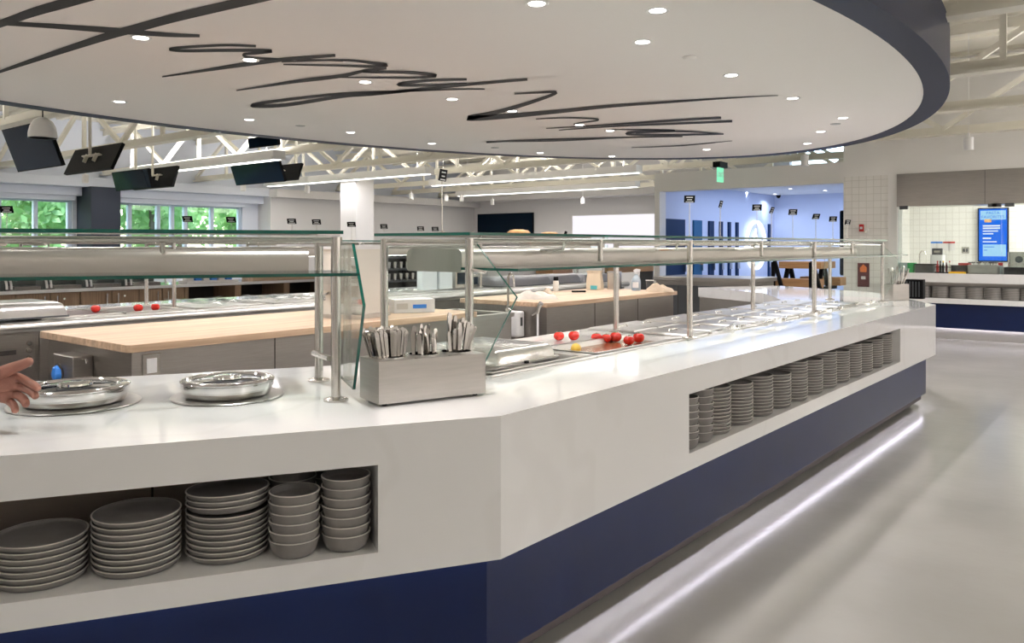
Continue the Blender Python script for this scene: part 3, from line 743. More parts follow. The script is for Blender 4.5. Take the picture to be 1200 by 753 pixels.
t = thing('exit_sign', 'green lit EXIT sign hanging below a black emergency lamp unit', 'exit sign', (p.x, p.y, p.z))
for o_, a_ in (('sign_plate', (-0.012, 0.012, -0.12, 0.12, -0.16, 0.10)),):
    MB().box(*a_).build(o_, emit_mat('exit_green', (0.30, 0.95, 0.58), 1.0), t, world=False, smooth=False)
text('EXIT', 0.115, (0.0135, 0, -0.03), (PI / 2, 0, PI / 2), M['white_mark'], t)
text('EXIT', 0.115, (-0.0135, 0, -0.03), (PI / 2, 0, -PI / 2), M['white_mark'], t)
MB().box(-0.07, 0.07, -0.16, 0.16, 0.10, 0.20).build('lamp_housing', M['black'], t, world=False, smooth=False)
MB().box(-0.075, -0.07, -0.15, -0.11, 0.13, 0.17).build('red_indicator', emit_mat('indicator_red', (1, 0.05, 0.03), 1.5), t, world=False, smooth=False)
MB().tube([(0, 0, 0.2), (0, 0, ZD - p.z)], 0.012, 8).build('stem', M['truss'], t, world=False)

M['niche'] = mat('bronze_niche_lining', (0.34, 0.285, 0.245), 0.35, 0.5, bump=0.05, bscale=12, stretch=(2, 2, 60))
# ================================================================== NEAR BUFFET COUNTER
WN = 1.25
NZ0, NZ1, WB = 0.548, 0.805, 0.475
nl1 = lray(443, 0.0); nl0 = -3.0
nr0, nr1 = rray(807.5, 0.0), rray(1055, 0.0)
A0 = PATH[0]
def onL(t): return C0 + DL * t
def onR(s): return C0 + Vector((0, 1)) * s
WELL0, WELL1, WN0, WN1 = 0.515, 5.66, 0.50, 1.20
buf = thing('buffet_counter', 'long angular white quartz buffet counter with navy base and plate niches', 'counter', (C0.x, C0.y, 0))
b = MB()
band(b, PATH, 0, WN0, NZ1, CT)
band(b, PATH, WN1, WN, NZ1, CT)
band(b, [A0, C0, onR(WELL0)], WN0, WN1, NZ1, CT)
band(b, [onR(WELL1), E1, E2, E3], WN0, WN1, NZ1, CT)
band(b, PATH, 0, 0.42, WB, NZ0)
band(b, [A0, onL(nl0)], 0, 0.42, NZ0, NZ1)
band(b, [onL(nl1), C0, onR(nr0)], 0, 0.42, NZ0, NZ1)
band(b, [onR(nr1), E1, E2, E3], 0, 0.42, NZ0, NZ1)
b.build('counter_body', M['quartz'], buf, smooth=False)
b = MB()
band(b, PATH, 0.42, 0.50, 0.10, NZ1); band(b, PATH, 1.18, WN - 0.02, 0.10, NZ1); band(b, PATH, 0.5, 1.18, 0.45, 0.70)
b.build('inner_casing', M['steel'], buf, smooth=False)
b = MB(); band(b, PATH, 0.075, 0.095, 0.127, WB)
b.build('base_panel', M['navy'], buf, smooth=False)
b = MB(); band(b, PATH, 0.095, 0.42, 0.30, WB)
b.build('base_core', M['dark_in'], buf, smooth=False)
b = MB(); band(b, PATH, 0.26, 0.28, 0.0, 0.30)
b.build('toe_kick', M['toe'], buf, smooth=False)
b = MB(); band(b, PATH, 0.0965, 0.1115, 0.131, 0.134); band(b, PATH, 0.112, 0.116, 0.070, 0.30, 1); band(b, PATH, 0.0955, 0.112, 0.136, 0.14, 1)
b.build('light_strip', [M['led'], M['dark_in']], buf, smooth=False)
b = MB(); band(b, PATH, 0.045, 0.060, WB - 0.008, WB - 0.001)
b.build('light_strip', emit_mat('warm_strip', (1, 0.9, 0.8), 5.0), buf, smooth=False)
for a_, c_ in ((onL(nl0), onL(nl1)), (onR(nr0), onR(nr1))):
    b = MB(); band(b, [a_, c_], 0.405, 0.42, NZ0, NZ1)
    b.build('niche_back', M['niche'], buf, smooth=False)
    d = (c_ - a_).normalized(); nn = Vector((-d.y, d.x)); ln = (c_ - a_).length
    for k in range(1, int(ln / 0.55) + 1):
        p = a_ + d * (ln - k * 0.53 - 0.1) + nn * 0.404
        if ln - k * 0.53 - 0.1 > 0.1: MB().slab([(p.x, p.y, NZ0), (p.x + d.x * 0.006, p.y + d.y * 0.006, NZ0), (p.x + d.x * 0.006, p.y + d.y * 0.006, NZ1), (p.x, p.y, NZ1)], (-nn.x * 0.002, -nn.y * 0.002, 0)).build('seam', M['dark_in'], buf, smooth=False)
for px in (1055.5,):
    pass
# the cold wells set in the counter
WBD = [WELL0 + C0.y, 3.22, 4.15, 4.84, 5.53, 6.20, 6.86, WELL1 + C0.y]; NW = len(WBD) - 1
b = MB()
x0, x1, y0, y1 = C0.x - WN1, C0.x - WN0, C0.y + WELL0, C0.y + WELL1
b.box(x0, x1, y0, y1, 0.74, 0.76); b.box(x0, x0 + 0.012, y0, y1, 0.76, CT); b.box(x1 - 0.012, x1, y0, y1, 0.76, CT); b.box(x0, x1, y0, y0 + 0.012, 0.76, CT); b.box(x0, x1, y1 - 0.012, y1, 0.76, CT)
b.build('well', M['steel_y'], buf, smooth=False)
for k in range(NW):
    ya, yb = WBD[k], WBD[k + 1]
    r = MB()
    for bx in ((x0 - 0.015, x0 + 0.03, ya + 0.005, yb - 0.005), (x1 - 0.03, x1 + 0.02, ya + 0.005, yb - 0.005), (x0, x1, ya + 0.002, ya + 0.048), (x0, x1, yb - 0.048, yb - 0.002), ((x0 + x1) / 2 - 0.012, (x0 + x1) / 2 + 0.012, ya, yb)):
        r.box(*bx, CT - 0.004, CT + 0.008)
    r.build('well_frame', M['steel_y'], buf, smooth=False, bevel=0.003)

# pans in the wells
def pan(name, label, xa, xb, ya, yb, depth=0.09, m=None, group=None, cat='pan'):
    t = thing(name, label, cat, ((xa + xb) / 2, (ya + yb) / 2, CT + 0.008), 0, group)
    z1 = CT + 0.0125; z0 = z1 - depth; i = 0.022; q = MB()
    vs = [(xa, ya, z1), (xb, ya, z1), (xb, yb, z1), (xa, yb, z1), (xa + i, ya + i, z1), (xb - i, ya + i, z1), (xb - i, yb - i, z1), (xa + i, yb - i, z1),
          (xa + i + .01, ya + i + .01, z0), (xb - i - .01, ya + i + .01, z0), (xb - i - .01, yb - i - .01, z0), (xa + i + .01, yb - i - .01, z0)]
    fs = [(0, 1, 5, 4), (1, 2, 6, 5), (2, 3, 7, 6), (3, 0, 4, 7), (4, 5, 9, 8), (5, 6, 10, 9), (6, 7, 11, 10), (7, 4, 8, 11)]
    q.add(vs, fs); rimo = q.build('rim', M['steel_y'], t, smooth=False)
    so = rimo.modifiers.new('solid', 'SOLIDIFY'); so.thickness = 0.0018; so.offset = -1
    MB().box(xa + i + .008, xb - i - .008, ya + i + .008, yb - i - .008, z0 - 0.002, z0 + 0.001).build('pan_floor', m or M['steel_y'], t, smooth=False)
    return t
def flat_lid(label, xa, xb, ya, yb, group):
    t = thing('pan_lid', label, 'pan lid', ((xa + xb) / 2, (ya + yb) / 2, CT + 0.008), 0, group)
    z = CT + 0.009; q = MB()
    e = 0.012
    vs = [(xa, ya, z), (xb, ya, z), (xb, yb, z), (xa, yb, z), (xa, ya, z + .004), (xb, ya, z + .004), (xb, yb, z + .004), (xa, yb, z + .004),
          (xa + e, ya + e, z + .012), (xb - e, ya + e, z + .012), (xb - e, yb - e, z + .012), (xa + e, yb - e, z + .012)]
    q.add(vs, [(0, 1, 5, 4), (1, 2, 6, 5), (2, 3, 7, 6), (3, 0, 4, 7), (4, 5, 9, 8), (5, 6, 10, 9), (6, 7, 11, 10), (7, 4, 8, 11), (8, 9, 10, 11), (3, 2, 1, 0)])
    q.build('lid_plate', M['steel_y'], t, smooth=False)
    cx_, cy_ = (xa + xb) / 2, (ya + yb) / 2
    MB().tube([(cx_, cy_ - .05, z + .012), (cx_, cy_ - .045, z + .022), (cx_, cy_ + .045, z + .022), (cx_, cy_ + .05, z + .012)], 0.005, 8).build('handle', M['tube'], t)
    return t
xm = (x0 + x1) / 2
rows = ((xm + 0.006, x1 - 0.012, 'customer side'), (x0 + 0.012, xm - 0.006, 'kitchen side'))
for k in range(NW):
    ya, yb = WBD[k] + 0.048, WBD[k + 1] - 0.048
    for ri, (xa, xb, sd) in enumerate(rows):
        if k == 0:
            pan('hotel_pan', 'stainless pan in the well beside the cutlery box, ' + sd, xa, xb, ya, yb, 0.06, None, 'open pans in the cold wells')
        elif k == 1:
            pan('hotel_pan', 'stainless pan with amber floor and lemon in front of the tomatoes' if ri == 0 else 'stainless pan holding the red tomatoes', xa, xb, ya, yb, 0.026, M['amber'] if ri == 0 else None, 'open pans in the cold wells')
        else:
            h = (yb - ya) / 2
            for j in range(2):
                flat_lid('flat steel pan lid on the %s row, %s beyond the tomatoes' % (sd, ORD[(k - 2) * 2 + j]), xa, xb, ya + j * h + .004, ya + (j + 1) * h - .004, 'flat lids on the cold wells')
# tomatoes
def tomato(px, py, r, lb, zc):
    p = at(px, py, z=zc)
    t = thing('tomato', lb, 'tomato', (p.x, p.y, p.z), random.uniform(0, 6), 'ripe tomatoes in the pan')
    q = MB(); prof = [(0.0, -0.82), (0.35, -0.80), (0.7, -0.62), (0.93, -0.3), (1.0, 0.0), (0.95, 0.33), (0.75, 0.62), (0.45, 0.76), (0.2, 0.76), (0.0, 0.68)]
    q.lathe([(a * r, b_ * r) for a, b_ in prof], seg=24)
    for v in q.v:
        a = math.atan2(v.y, v.x); f_ = 1 + 0.035 * math.cos(5 * a) * min(1, abs(v.z) / r + .2); v.x *= f_; v.y *= f_
    q.build('tomato_flesh', M['tomato'], t, world=False, ang=80)
    s = MB(); s.tube([(0, 0, .66 * r), (0.02 * r, 0, 0.9 * r)], r * 0.08, 6)
    for i in range(5):
        a = 2 * PI * i / 5; s.add([(0, 0, .72 * r), (.18 * r * math.cos(a - .5), .18 * r * math.sin(a - .5), .78 * r), (.42 * r * math.cos(a), .42 * r * math.sin(a), .80 * r), (.18 * r * math.cos(a + .5), .18 * r * math.sin(a + .5), .78 * r)], [(0, 1, 2, 3)])
    s.build('calyx', M['leaf'], t, world=False)
PZ = CT + 0.0125 - 0.026 + 0.002
for px, py, r, lb in ((655, 393.5, .036, 'nearest to the cutlery box'), (672.5, 393, .038, 'second from the cutlery box'), (699, 395.5, .037, 'just left of the middle pair'), (710.5, 396, .034, 'squeezed in the middle cluster'), (721.5, 394.5, .040, 'largest of middle cluster with visible crown'), (737, 398.5, .036, 'in front at the far end of the pan'), (748.5, 395.5, .039, 'at the far end beside steel post')):
    tomato(px, py, r * .84, 'ripe red tomato in the steel pan, ' + lb, PZ + r * .84 * 0.82)
p = at(675, 407, z=PZ + 0.03)
t = thing('lemon', 'yellow lemon lying in the amber-floored front pan', 'lemon', (p.x, p.y, PZ + 0.026), 0.6)
MB().lathe([(0.0, -0.042), (0.008, -0.038), (0.02, -0.026), (0.026, 0.0), (0.02, 0.026), (0.008, 0.038), (0.0, 0.042)], seg=20, T=Matrix.Rotation(PI / 2, 4, 'X')).build('peel', M['lemon'], t, world=False, ang=80)
# big wrapped lid on the first well
pa = at(612, 424, z=CT + 0.02); 
t = thing('wrapped_pan', 'rectangular pan covered in shiny cling wrap beside the cutlery box', 'pan', (xm - 0.02, y0 + 0.42, CT + 0.0125))
def dome(m, xa, xb, ya, yb, z0_, z1_, e, T=None):
    lv = [(0, z0_), (0.15 * e, z0_ + (z1_ - z0_) * .5), (0.45 * e, z0_ + (z1_ - z0_) * .85), (e, z1_)]
    k = len(m.v); n = None
    for d, z in lv:
        r = 0.02 + d; ring = []
        for cx_, cy_, a0 in ((xb - d - .02, yb - d - .02, 0), (xa + d + .02, yb - d - .02, 90), (xa + d + .02, ya + d + .02, 180), (xb - d - .02, ya + d + .02, 270)):
            for i in range(5):
                a = math.radians(a0 + 22.5 * i); ring.append(Vector((cx_ + .02 * math.cos(a), cy_ + .02 * math.sin(a), z)))
        n = len(ring); m.v += [T @ v for v in ring] if T is not None else ring
    for i in range(len(lv) - 1):
        for q in range(n):
            w_ = (q + 1) % n
            m.f.append([k + i * n + q, k + i * n + w_, k + (i + 1) * n + w_, k + (i + 1) * n + q]); m.m.append(0)
    m.f.append([k + (len(lv) - 1) * n + q for q in range(n)]); m.m.append(0)
    m.f.append([k + q for q in reversed(range(n))]); m.m.append(0)
    return m
dome(MB(), xm - 0.20, xm + 0.255, y0 + 0.18, y0 + 0.60, CT + 0.0125, CT + 0.078, 0.03).build('wrapped_lid', M['wrap'], t, ang=60)
MB().rbox(xm - 0.215, xm + 0.27, y0 + 0.165, y0 + 0.615, CT + 0.0125, CT + 0.020, 0.02).build('pan_edge', M['steel_y'], t)
MB().box(xm + 0.27, xm + 0.282, y0 + 0.34, y0 + 0.36, CT + 0.0125, CT + 0.024).build('handle', M['black'], t, smooth=False)

# ================================================================== SNEEZE GUARDS
ZT = 1.487
def guard(label, FR, t0, t1, posts, base0, ends, hood_t, mids=(), nf=0.47, nb=0.95, lip=0.27, lows=None, tops=None, under=True, hood_n=(0.60, 0.92), bases={}):
    base = base0
    g = thing('sneeze_guard', label, 'sneeze guard', FR(t0, nf, base), 0)
    def post(t, n):
        p = FR(t, n); base = bases.get(t, base0)
        o = MB().tube([(p.x, p.y, base + 0.006), (p.x, p.y, ZT - 0.01)], 0.0165, 14).build('post', M['tube'], g)
        MB().lathe([(0.0, 0.0), (0.042, 0.0), (0.042, 0.007), (0.025, 0.012), (0.018, 0.014)], (p.x, p.y, base), 20).build('base_flange', M['tube'], o)
    for t in posts: post(t, nf); post(t, nb)
    for t in mids:
        p = FR(t, nf); MB().tube([(p.x, p.y, 1.375), (p.x, p.y, ZT - 0.01)], 0.012, 10).build('hanger', M['tube'], g)
    for n in (nf, nb): MB().tube([FR(t0, n, 1.468), FR(t1, n, 1.468)], 0.010, 8).build('rail', M['tube'], g)
    for t in list(posts) + list(mids): MB().tube([FR(t, nf, 1.455), FR(t, nb, 1.455)], 0.010, 8).build('cross_tube', M['tube'], g)
    # lamp hood with rounded lips
    h0, h1 = hood_n; pr = []
    for (cn, cz, a0) in ((h1 - .03, 1.435 - .03, 0), (h0 + .03, 1.435 - .03, 90), (h0 + .015, 1.34 + .015, 180), (h1 - .015, 1.34 + .015, 270)):
        rr = .03 if a0 < 180 else .015
        for i in range(5):
            a = math.radians(a0 + 22.5 * i); pr.append((cn + rr * math.cos(a), cz + rr * math.sin(a)))
    q = MB(); n_ = len(pr); ts = (hood_t[0], hood_t[1])
    for t in ts: q.v += [FR(t, n, z) for n, z in pr]
    for i in range(n_): q.f.append([i, (i + 1) % n_, n_ + (i + 1) % n_, n_ + i]); q.m.append(0)
    q.f.append(list(range(n_))); q.f.append([n_ + i for i in range(n_)]); q.m += [0, 0]
    q.build('lamp_hood', M['hood'], g, ang=40)
    L0, L1 = hood_t
    k = max(2, int(abs(L1 - L0) / 0.9))
    for i in range(k):
        t = L0 + (L1 - L0) * (i + 0.5) / k
        a = FR(t, h0 + .003, 1.424); bq = FR(t, nf, 1.46)
        MB().tube([a, FR(t, nf + .01, 1.43), bq], 0.008, 6).build('hood_bracket', M['tube'], g)
    if under:
        q = MB(); a0_, a1_ = L0 + .15 * (1 if L1 > L0 else -1), L1 - .15 * (1 if L1 > L0 else -1)
        q.slab([FR(a0_, h0 + .10, 1.336), FR(a1_, h0 + .10, 1.336), FR(a1_, h1 - .10, 1.336), FR(a0_, h1 - .10, 1.336)], (0, 0, .003))
        q.build('lamp_strip', emit_mat('guard_lamp', (1.0, 0.96, 0.93), 7.0), g, smooth=False)
    # glass shelves
    lo = lows or (t0, t1); tp = tops or (t0, t1)
    q = MB(); q.slab([FR(tp[0], nf - .03, ZT), FR(tp[1], nf - .03, ZT), FR(tp[1], nb + .03, ZT), FR(tp[0], nb + .03, ZT)], (0, 0, .012), 0, 1); q.build('top_shelf', [M['glass'], M['glass_edge']], g, smooth=False)
    q = MB(); q.slab([FR(lo[0], lip, 1.352), FR(lo[1], lip, 1.352), FR(lo[1], nf + .09, 1.352), FR(lo[0], nf + .09, 1.352)], (0, 0, .010), 0, 1); q.build('lower_shelf', [M['glass'], M['glass_edge']], g, smooth=False)
    for t, in [(e,) for e in ends]:
        pts = [(nf + .01, 1.455), (nf - .19, 1.255), (nf - .005, base + .035), (nb + .06, base + .035), (nb + .06, 1.455)]
        off = FR(t + .010, 0) - FR(t, 0)
        q = MB(); q.slab([FR(t, n, z) for n, z in pts], off, 0, 1); q.build('end_panel', [M['glass'], M['glass_edge']], g, smooth=False)
    for t in posts:
        for n in (lip + .12,):
            MB().tube([FR(t, nf, 1.357), FR(t, n, 1.348)], 0.007, 6).build('shelf_clip', M['tube'], g)
    return g
sp = [2.31 - C0.y, 4.15 - C0.y, 6.2 - C0.y, 8.10 - C0.y - 0.02]
guard('glass sneeze guard with steel posts over the long pan wells', RF, sp[0], sp[3] + 0.06, sp, CT + .0005, (sp[0] + 0.05, sp[3] + 0.02), (sp[0] + 0.10, sp[3] - 0.35),
      [(sp[i] + sp[i + 1]) / 2 for i in range(3)], lows=(sp[0] + .05, sp[3] + 0.10), tops=(sp[0] - 0.03, sp[3] + .06), bases={sp[1]: CT + .0085, sp[2]: CT + .0085})
guard('glass sneeze guard over the two round chafing dishes', LF, -0.42, -3.3, [-0.44, -2.6], CT + .0005, (-0.385,), (-0.52, -3.3), (-1.5,), nf=0.43, nb=0.86, lip=0.21, lows=(-0.40, -3.3), tops=(-0.42, -3.3), under=False, hood_n=(.52, .80))
guard('far glass sneeze guard over the steel line behind the chopping tables', FF, 0.3, 10.18, [1.5, 3.5, 5.5, 7.4, 10.15], CT + .0005, (10.16,), (0.3, 9.9), (2.5, 4.5, 6.5, 8.8), nf=0.5, nb=0.97, lip=0.30)

# small tap-like bracket tube low on the rear post of near guard
p = LF(-0.46, 0.86)
q = at(386, 418, f=3.0)
tag(MB().tube([(p.x, p.y, 1.03), (q.x, q.y, 1.03)], 0.011, 8).build('glass_clamp_tube', M['tube']), 'short steel clamp tube on the rear guard post by chafing dishes', 'clamp')

# ================================================================== PLATES AND BOWLS
def plate_proto(name, r, h, cat, label, group, deep=False):
    t = tag(MB().build(name, M['plate']), label, cat, group) if False else None
    th = 0.004
    if deep:
        prof = [(0.0, 0.0), (r * .70, 0.0), (r * .82, h * .16), (r * .90, h * .45), (r * .99, h - .005), (r, h - .0022), (r, h, 1), (r - .0045, h, 1), (r - .007, h - .004), (r * .92, h * .62), (r * .84, h * .53), (r * .6, h * .51), (0.0, h * .50)]
    else:
        prof = [(0.0, 0.0), (r * .88, 0.0), (r * .935, h * .22), (r * .985, h * .7), (r, h - .0020), (r, h, 1), (r - .0045, h, 1), (r * .95, h - .005), (r * .91, h - .0095), (r * .5, h - .0105), (0.0, h - .0105)]
    o = MB().lathe(prof, seg=44).build(name, [M['plate'], M['plate_rim']], ang=50)
    return tag(o, label, cat, group)
STACKN = [0]
def stack(proto, x, y, z, n, step, fmt, group, tilt=None, jit=0.0005, first=None, hmax=None):
    # fmt is given the ordinal from the top
    for i in range(n):
        o = proto if (first and i == 0) else proto.copy()
        if o is not proto: COL.objects.link(o)
        o.location = (x + random.uniform(-jit, jit), y + random.uniform(-jit, jit), z + i * step)
        o.rotation_euler = (0, 0, random.uniform(0, 6))
        k = n - 1 - i
        o['label'] = fmt % (('top' if k == 0 else 'bottom' if k == n - 1 else ORD[k] + ' from top'))
        o['group'] = group
        if tilt and k < tilt[0]:
            ti = tilt[1]
            o.rotation_euler = (ti * tilt[2][0], ti * tilt[2][1], 0)
            o.location.z += tilt[3]
N0 = NZ0 + .0006
P27 = plate_proto('dinner_plate', 0.1172, 0.0205, 'plate', '', '')
BWL = plate_proto('deep_bowl', 0.073, 0.050, 'bowl', '', '', True)
def lp(px, n): 
    p = LF(lray(px, n), n); return p.x, p.y
ST = 0.0167
x, y = lp(48, .155); stack(P27, x, y, N0, 7, ST, 'grey dinner plate, %s, in the low near-niche stack', 'plates in the near niche', first=True)
x, y = lp(160.5, .155); stack(P27, x, y, N0, 9, ST, 'grey dinner plate, %s, in the near niche middle stack', 'plates in the near niche')
x, y = lp(267, .166); stack(P27, x, y, N0, 11, 0.0164, 'grey dinner plate, %s, in tilted stack beside near bowls', 'plates in the near niche', tilt=(3, 0.05, (-0.3, -1.0), 0.0055))
x, y = lp(-76, .165); stack(P27, x, y, N0, 6, ST, 'grey dinner plate, %s, in stack cut by frame edge', 'plates in the near niche')
x, y = lp(345, .085); stack(BWL, x, y, N0, 6, 0.0272, 'grey deep bowl, %s, in shorter near-niche bowl stack', 'bowls in the near niche', first=True)
x, y = lp(405.5, .082); stack(BWL, x, y, N0, 7, 0.0278, 'grey deep bowl, %s, in taller bowl stack at niche end', 'bowls in the near niche')
x, y = lp(343, .237); stack(BWL, x, y, N0, 7, 0.0272, 'grey deep bowl, %s, in rear stack behind shorter bowls', 'bowls in the near niche')
x, y = lp(386, .326); stack(BWL, x, y, N0, 7, 0.0272, 'grey deep bowl, %s, in rear stack behind taller bowls', 'bowls in the near niche')
# long niche
P23 = plate_proto('side_plate', 0.118, 0.0205, 'plate', '', '')
def rs(s, n): 
    p = RF(s, n); return p.x, p.y
s = nr0
names = ['nearest the corner', 'second from the corner', 'third from the corner']
x, y = rs(nr0 + 0.085, .075); stack(BWL, x, y, N0, 7, 0.030, 'grey bowl, %s, in bowl stack against long-niche jamb', 'bowls in the long niche')
x, y = rs(nr0 + 0.245, .080); stack(BWL, x, y, N0, 7, 0.0325, 'grey bowl, %s, in second long-niche bowl stack', 'bowls in the long niche')
x, y = rs(nr0 + 0.17, .25); stack(BWL, x, y, N0, 7, 0.031, 'grey bowl, %s, in bowl stack behind long-niche front two', 'bowls in the long niche')
sp_x = nr0 + 0.46; npl = 12
for k in range(npl):
    s_ = sp_x + k * (nr1 - 0.14 - sp_x) / (npl - 1)
    x, y = rs(s_, .14)
    n = (13, 12, 12, 11, 13, 12, 13, 12, 13, 12, 12, 13)[k]
    stack(P23, x, y, N0, n, (.0170, .0168, .0172, .0166, .0170, .0168, .0172, .0166, .0170, .0168, .0172, .0168)[k], 'grey plate, %%s, in long niche plate stack %s' % (ORD[k] + ' from corner'), 'plates in the long niche', first=(k == 0))

# ================================================================== CHAFING DISHES
def chafer(px, py, r, label, rot):
    p = at(px, py, z=CT)
    t = thing('chafing_dish', label, 'chafing dish', (p.x, p.y, CT + .0006), rot, 'round chafing dishes')
    k = r / 0.195
    MB().lathe([(0.0, 0.0), (r, 0.0), (r + .003, 0.003), (r, 0.006), (r * .88, 0.007), (0.0, 0.007)], seg=56).build('drop_in_ring', M['ring'], t, world=False)
    MB().lathe([(0.0, 0.008), (r * .735, 0.008), (r * .765, 0.012), (r * .785, 0.020), (r * .80, 0.030), (r * .80, 0.034), (0.0, 0.034)], seg=56).build('water_pan', M['chrome'], t, world=False)
    lid = MB().lathe([(r * .79, 0.0345), (r * .825, 0.0345), (r * .83, 0.038), (r * .83, 0.053), (r * .845, 0.056), (r * .845, 0.060), (r * .81, 0.064), (r * .72, 0.066), (r * .66, 0.0635), (r * .64, 0.060)], seg=56).build('lid_rim', M['chrome'], t, world=False)
    MB().lathe([(r * .65, 0.0595), (r * .45, 0.063), (r * .2, 0.0655), (0.0, 0.066)], seg=56).build('lid_window', mat('smoked_lid_glass_%d' % int(px), (0.008, 0.010, 0.022), 0.05, spec=0.4), t, world=False)
    MB().lathe([(0.0, 0.0645), (r * .27, 0.0645), (r * .26, 0.071), (r * .20, 0.0735), (0.0, 0.074)], seg=40).build('lid_handle', M['chrome'], t, world=False)
    MB().box(-0.035, 0.035, r * .78, r * .86, 0.022, 0.058).build('hinge', M['tube'], t, world=False, smooth=False, bevel=0.003)
    return t
chafer(88, 473, 0.200, 'round chrome chafing dish beside the reaching hand', 0.2)
chafer(267, 464, 0.187, 'round chrome chafing dish between hand-side dish and guard post', 0.9)

# ================================================================== CUTLERY BOXES
A_ = at(444, 474.5, z=CT + .008); B_ = at(567, 460.5, z=CT + .008)
dx = Vector((B_.x - A_.x, B_.y - A_.y)).normalized(); ang = math.atan2(dx.y, dx.x); LB = 0.405; DB = 0.165
bx = thing('cutlery_box', 'brushed steel cutlery holder box beside the counter corner', 'cutlery holder', (A_.x, A_.y, CT + .0006), ang)
HB = 0.148
q = MB()
q.box(0, LB, 0, .003, .008, HB); q.box(0, LB, DB - .003, DB, .008, HB); q.box(0, .003, 0, DB, .008, HB); q.box(LB - .003, LB, 0, DB, .008, HB); q.box(0, LB, 0, DB, .008, .012)
q.build('box_body', M['steel_h'], bx, world=False, smooth=False, bevel=0.001)
# top sheet with three round holes
hc = [(0.075, DB / 2), (0.203, DB / 2), (0.330, DB / 2)]; hr = 0.054
q = MB()
xs = [0, 0.139, 0.266, LB]
for i, (cx_, cy_) in enumerate(hc):
    n_ = 32; vo, vi = [], []
    for j in range(n_):
        a = 2 * PI * j / n_; ca, sa = math.cos(a), math.sin(a)
        hx = (xs[i + 1] - cx_) if ca > 0 else (cx_ - xs[i]); hy = DB / 2
        k_ = min(hx / abs(ca) if abs(ca) > 1e-6 else 9, hy / abs(sa) if abs(sa) > 1e-6 else 9)
        vo.append((cx_ + ca * k_, cy_ + sa * k_, HB)); vi.append((cx_ + ca * hr, cy_ + sa * hr, HB))
    q.add(vo + vi, [(j, (j + 1) % n_, n_ + (j + 1) % n_, n_ + j) for j in range(n_)])
so = q.build('box_top', M['steel_h'], bx, world=False, smooth=False)
for cx_, cy_ in hc:
    MB().lathe([(0.0, .014), (.050, .014), (.0525, .02), (.0535, HB + .003), (.057, HB + .004), (.057, HB + .006), (.0515, HB + .005), (.0505, .02), (0.0, .018)], (cx_, cy_, 0), 32).build('cup', M['chrome'], bx, world=False)
for fx in (.03, LB - .03):
    for fy in (.025, DB - .025): MB().lathe([(0, 0), (.009, 0), (.009, .008), (0, .008)], (fx, fy, 0), 12).build('foot', M['black'], bx, world=False)
BT = ROOT[bx]
def cutlery(kind):
    m = MB()
    L = .205
    # handle up, flattened tapering
    n = 7; k = len(m.v)
    pr = [(0.0, .0032, .0015), (.05, .0034, .0016), (.10, .0042, .0018), (.15, .0062, .0020), (.185, .0076, .0020), (.198, .0070, .0018), (.2045, .0035, .0012)]
    for i, (z, hw, ht) in enumerate(pr):
        bend = .006 * (z / L) ** 2 if kind != 'knife' else 0
        for (a, b_) in ((-1, -1), (1, -1), (1, 1), (-1, 1)): m.v.append(Vector((a * hw * (1.05 if kind == 'knife' else 1), b_ * ht * (2.0 if kind == 'knife' else 1) + bend, z)))
    for i in range(len(pr) - 1):
        for j in range(4): m.f.append([k + i * 4 + j, k + i * 4 + (j + 1) % 4, k + i * 4 + 4 + (j + 1) % 4, k + i * 4 + 4 + j]); m.m.append(0)
    m.f.append([k + 3, k + 2, k + 1, k]); m.m.append(0); e = k + (len(pr) - 1) * 4; m.f.append([e, e + 1, e + 2, e + 3]); m.m.append(0)
    return m
spoon = cutlery('spoon').build('spoon', M['flat'], ang=50); fork = cutlery('fork').build('fork', M['flat'], ang=50); knife = cutlery('knife').build('knife', M['flat'], ang=50)
protos = {'spoon': spoon, 'fork': fork, 'knife': knife}; used = set()
def put_cut(kind, M0, cx_, cy_, zb, leanx, leany, tw, lb, grp):
    o = protos[kind] if kind not in used else protos[kind].copy()
    if kind in used: COL.objects.link(o)
    used.add(kind)
    T = M0 @ Matrix.Translation(Vector((cx_, cy_, zb))) @ Matrix.Rotation(leanx, 4, 'Y') @ Matrix.Rotation(-leany, 4, 'X') @ Matrix.Rotation(tw, 4, 'Z')
    o.matrix_world = T; tag(o, lb, kind, grp)
rnd = random.Random(5)
# spoons: tight fan leaning to the near end
cnt = 0
for row in range(4):
    for c in range(8):
        cxx = hc[0][0] - .030 + c * .0088; cyy = hc[0][1] - .030 + row * .020
        if (cxx - hc[0][0]) ** 2 + (cyy - hc[0][1]) ** 2 > .043 ** 2: continue
        zb = HB - 0.108 - row * 0.004 + rnd.uniform(-.004, .004) + row * .006
        put_cut('spoon', BT, cxx, cyy, max(.02, zb), -0.20 + c * .045 + rnd.uniform(-.03, .03), -.10 + row * .07, rnd.uniform(-.25, .25),
                'steel spoon in the near cup of cutlery box, %s in %s row' % (ORD[c], ('front', 'second', 'third', 'back')[row]), 'spoons in the cutlery box'); cnt += 1
for row in range(3):
    for c in range(7):
        cxx = hc[1][0] - .036 + c * .012; cyy = hc[1][1] - .024 + row * .024
        if (cxx - hc[1][0]) ** 2 + (cyy - hc[1][1]) ** 2 > .042 ** 2: continue
        zb = 0.020 + rnd.uniform(-.003, .01) + row * .010 - (0.002 if row == 0 else 0)
        put_cut('fork', BT, cxx, cyy, max(.019, zb - .02 * (row == 0) + .0), rnd.uniform(-.10, .12), rnd.uniform(-.06, .1), rnd.uniform(-.5, .5),
                'steel fork in the middle cup of cutlery box, %s in %s row' % (ORD[c], ('front', 'middle', 'back')[row]), 'forks in the cutlery box')
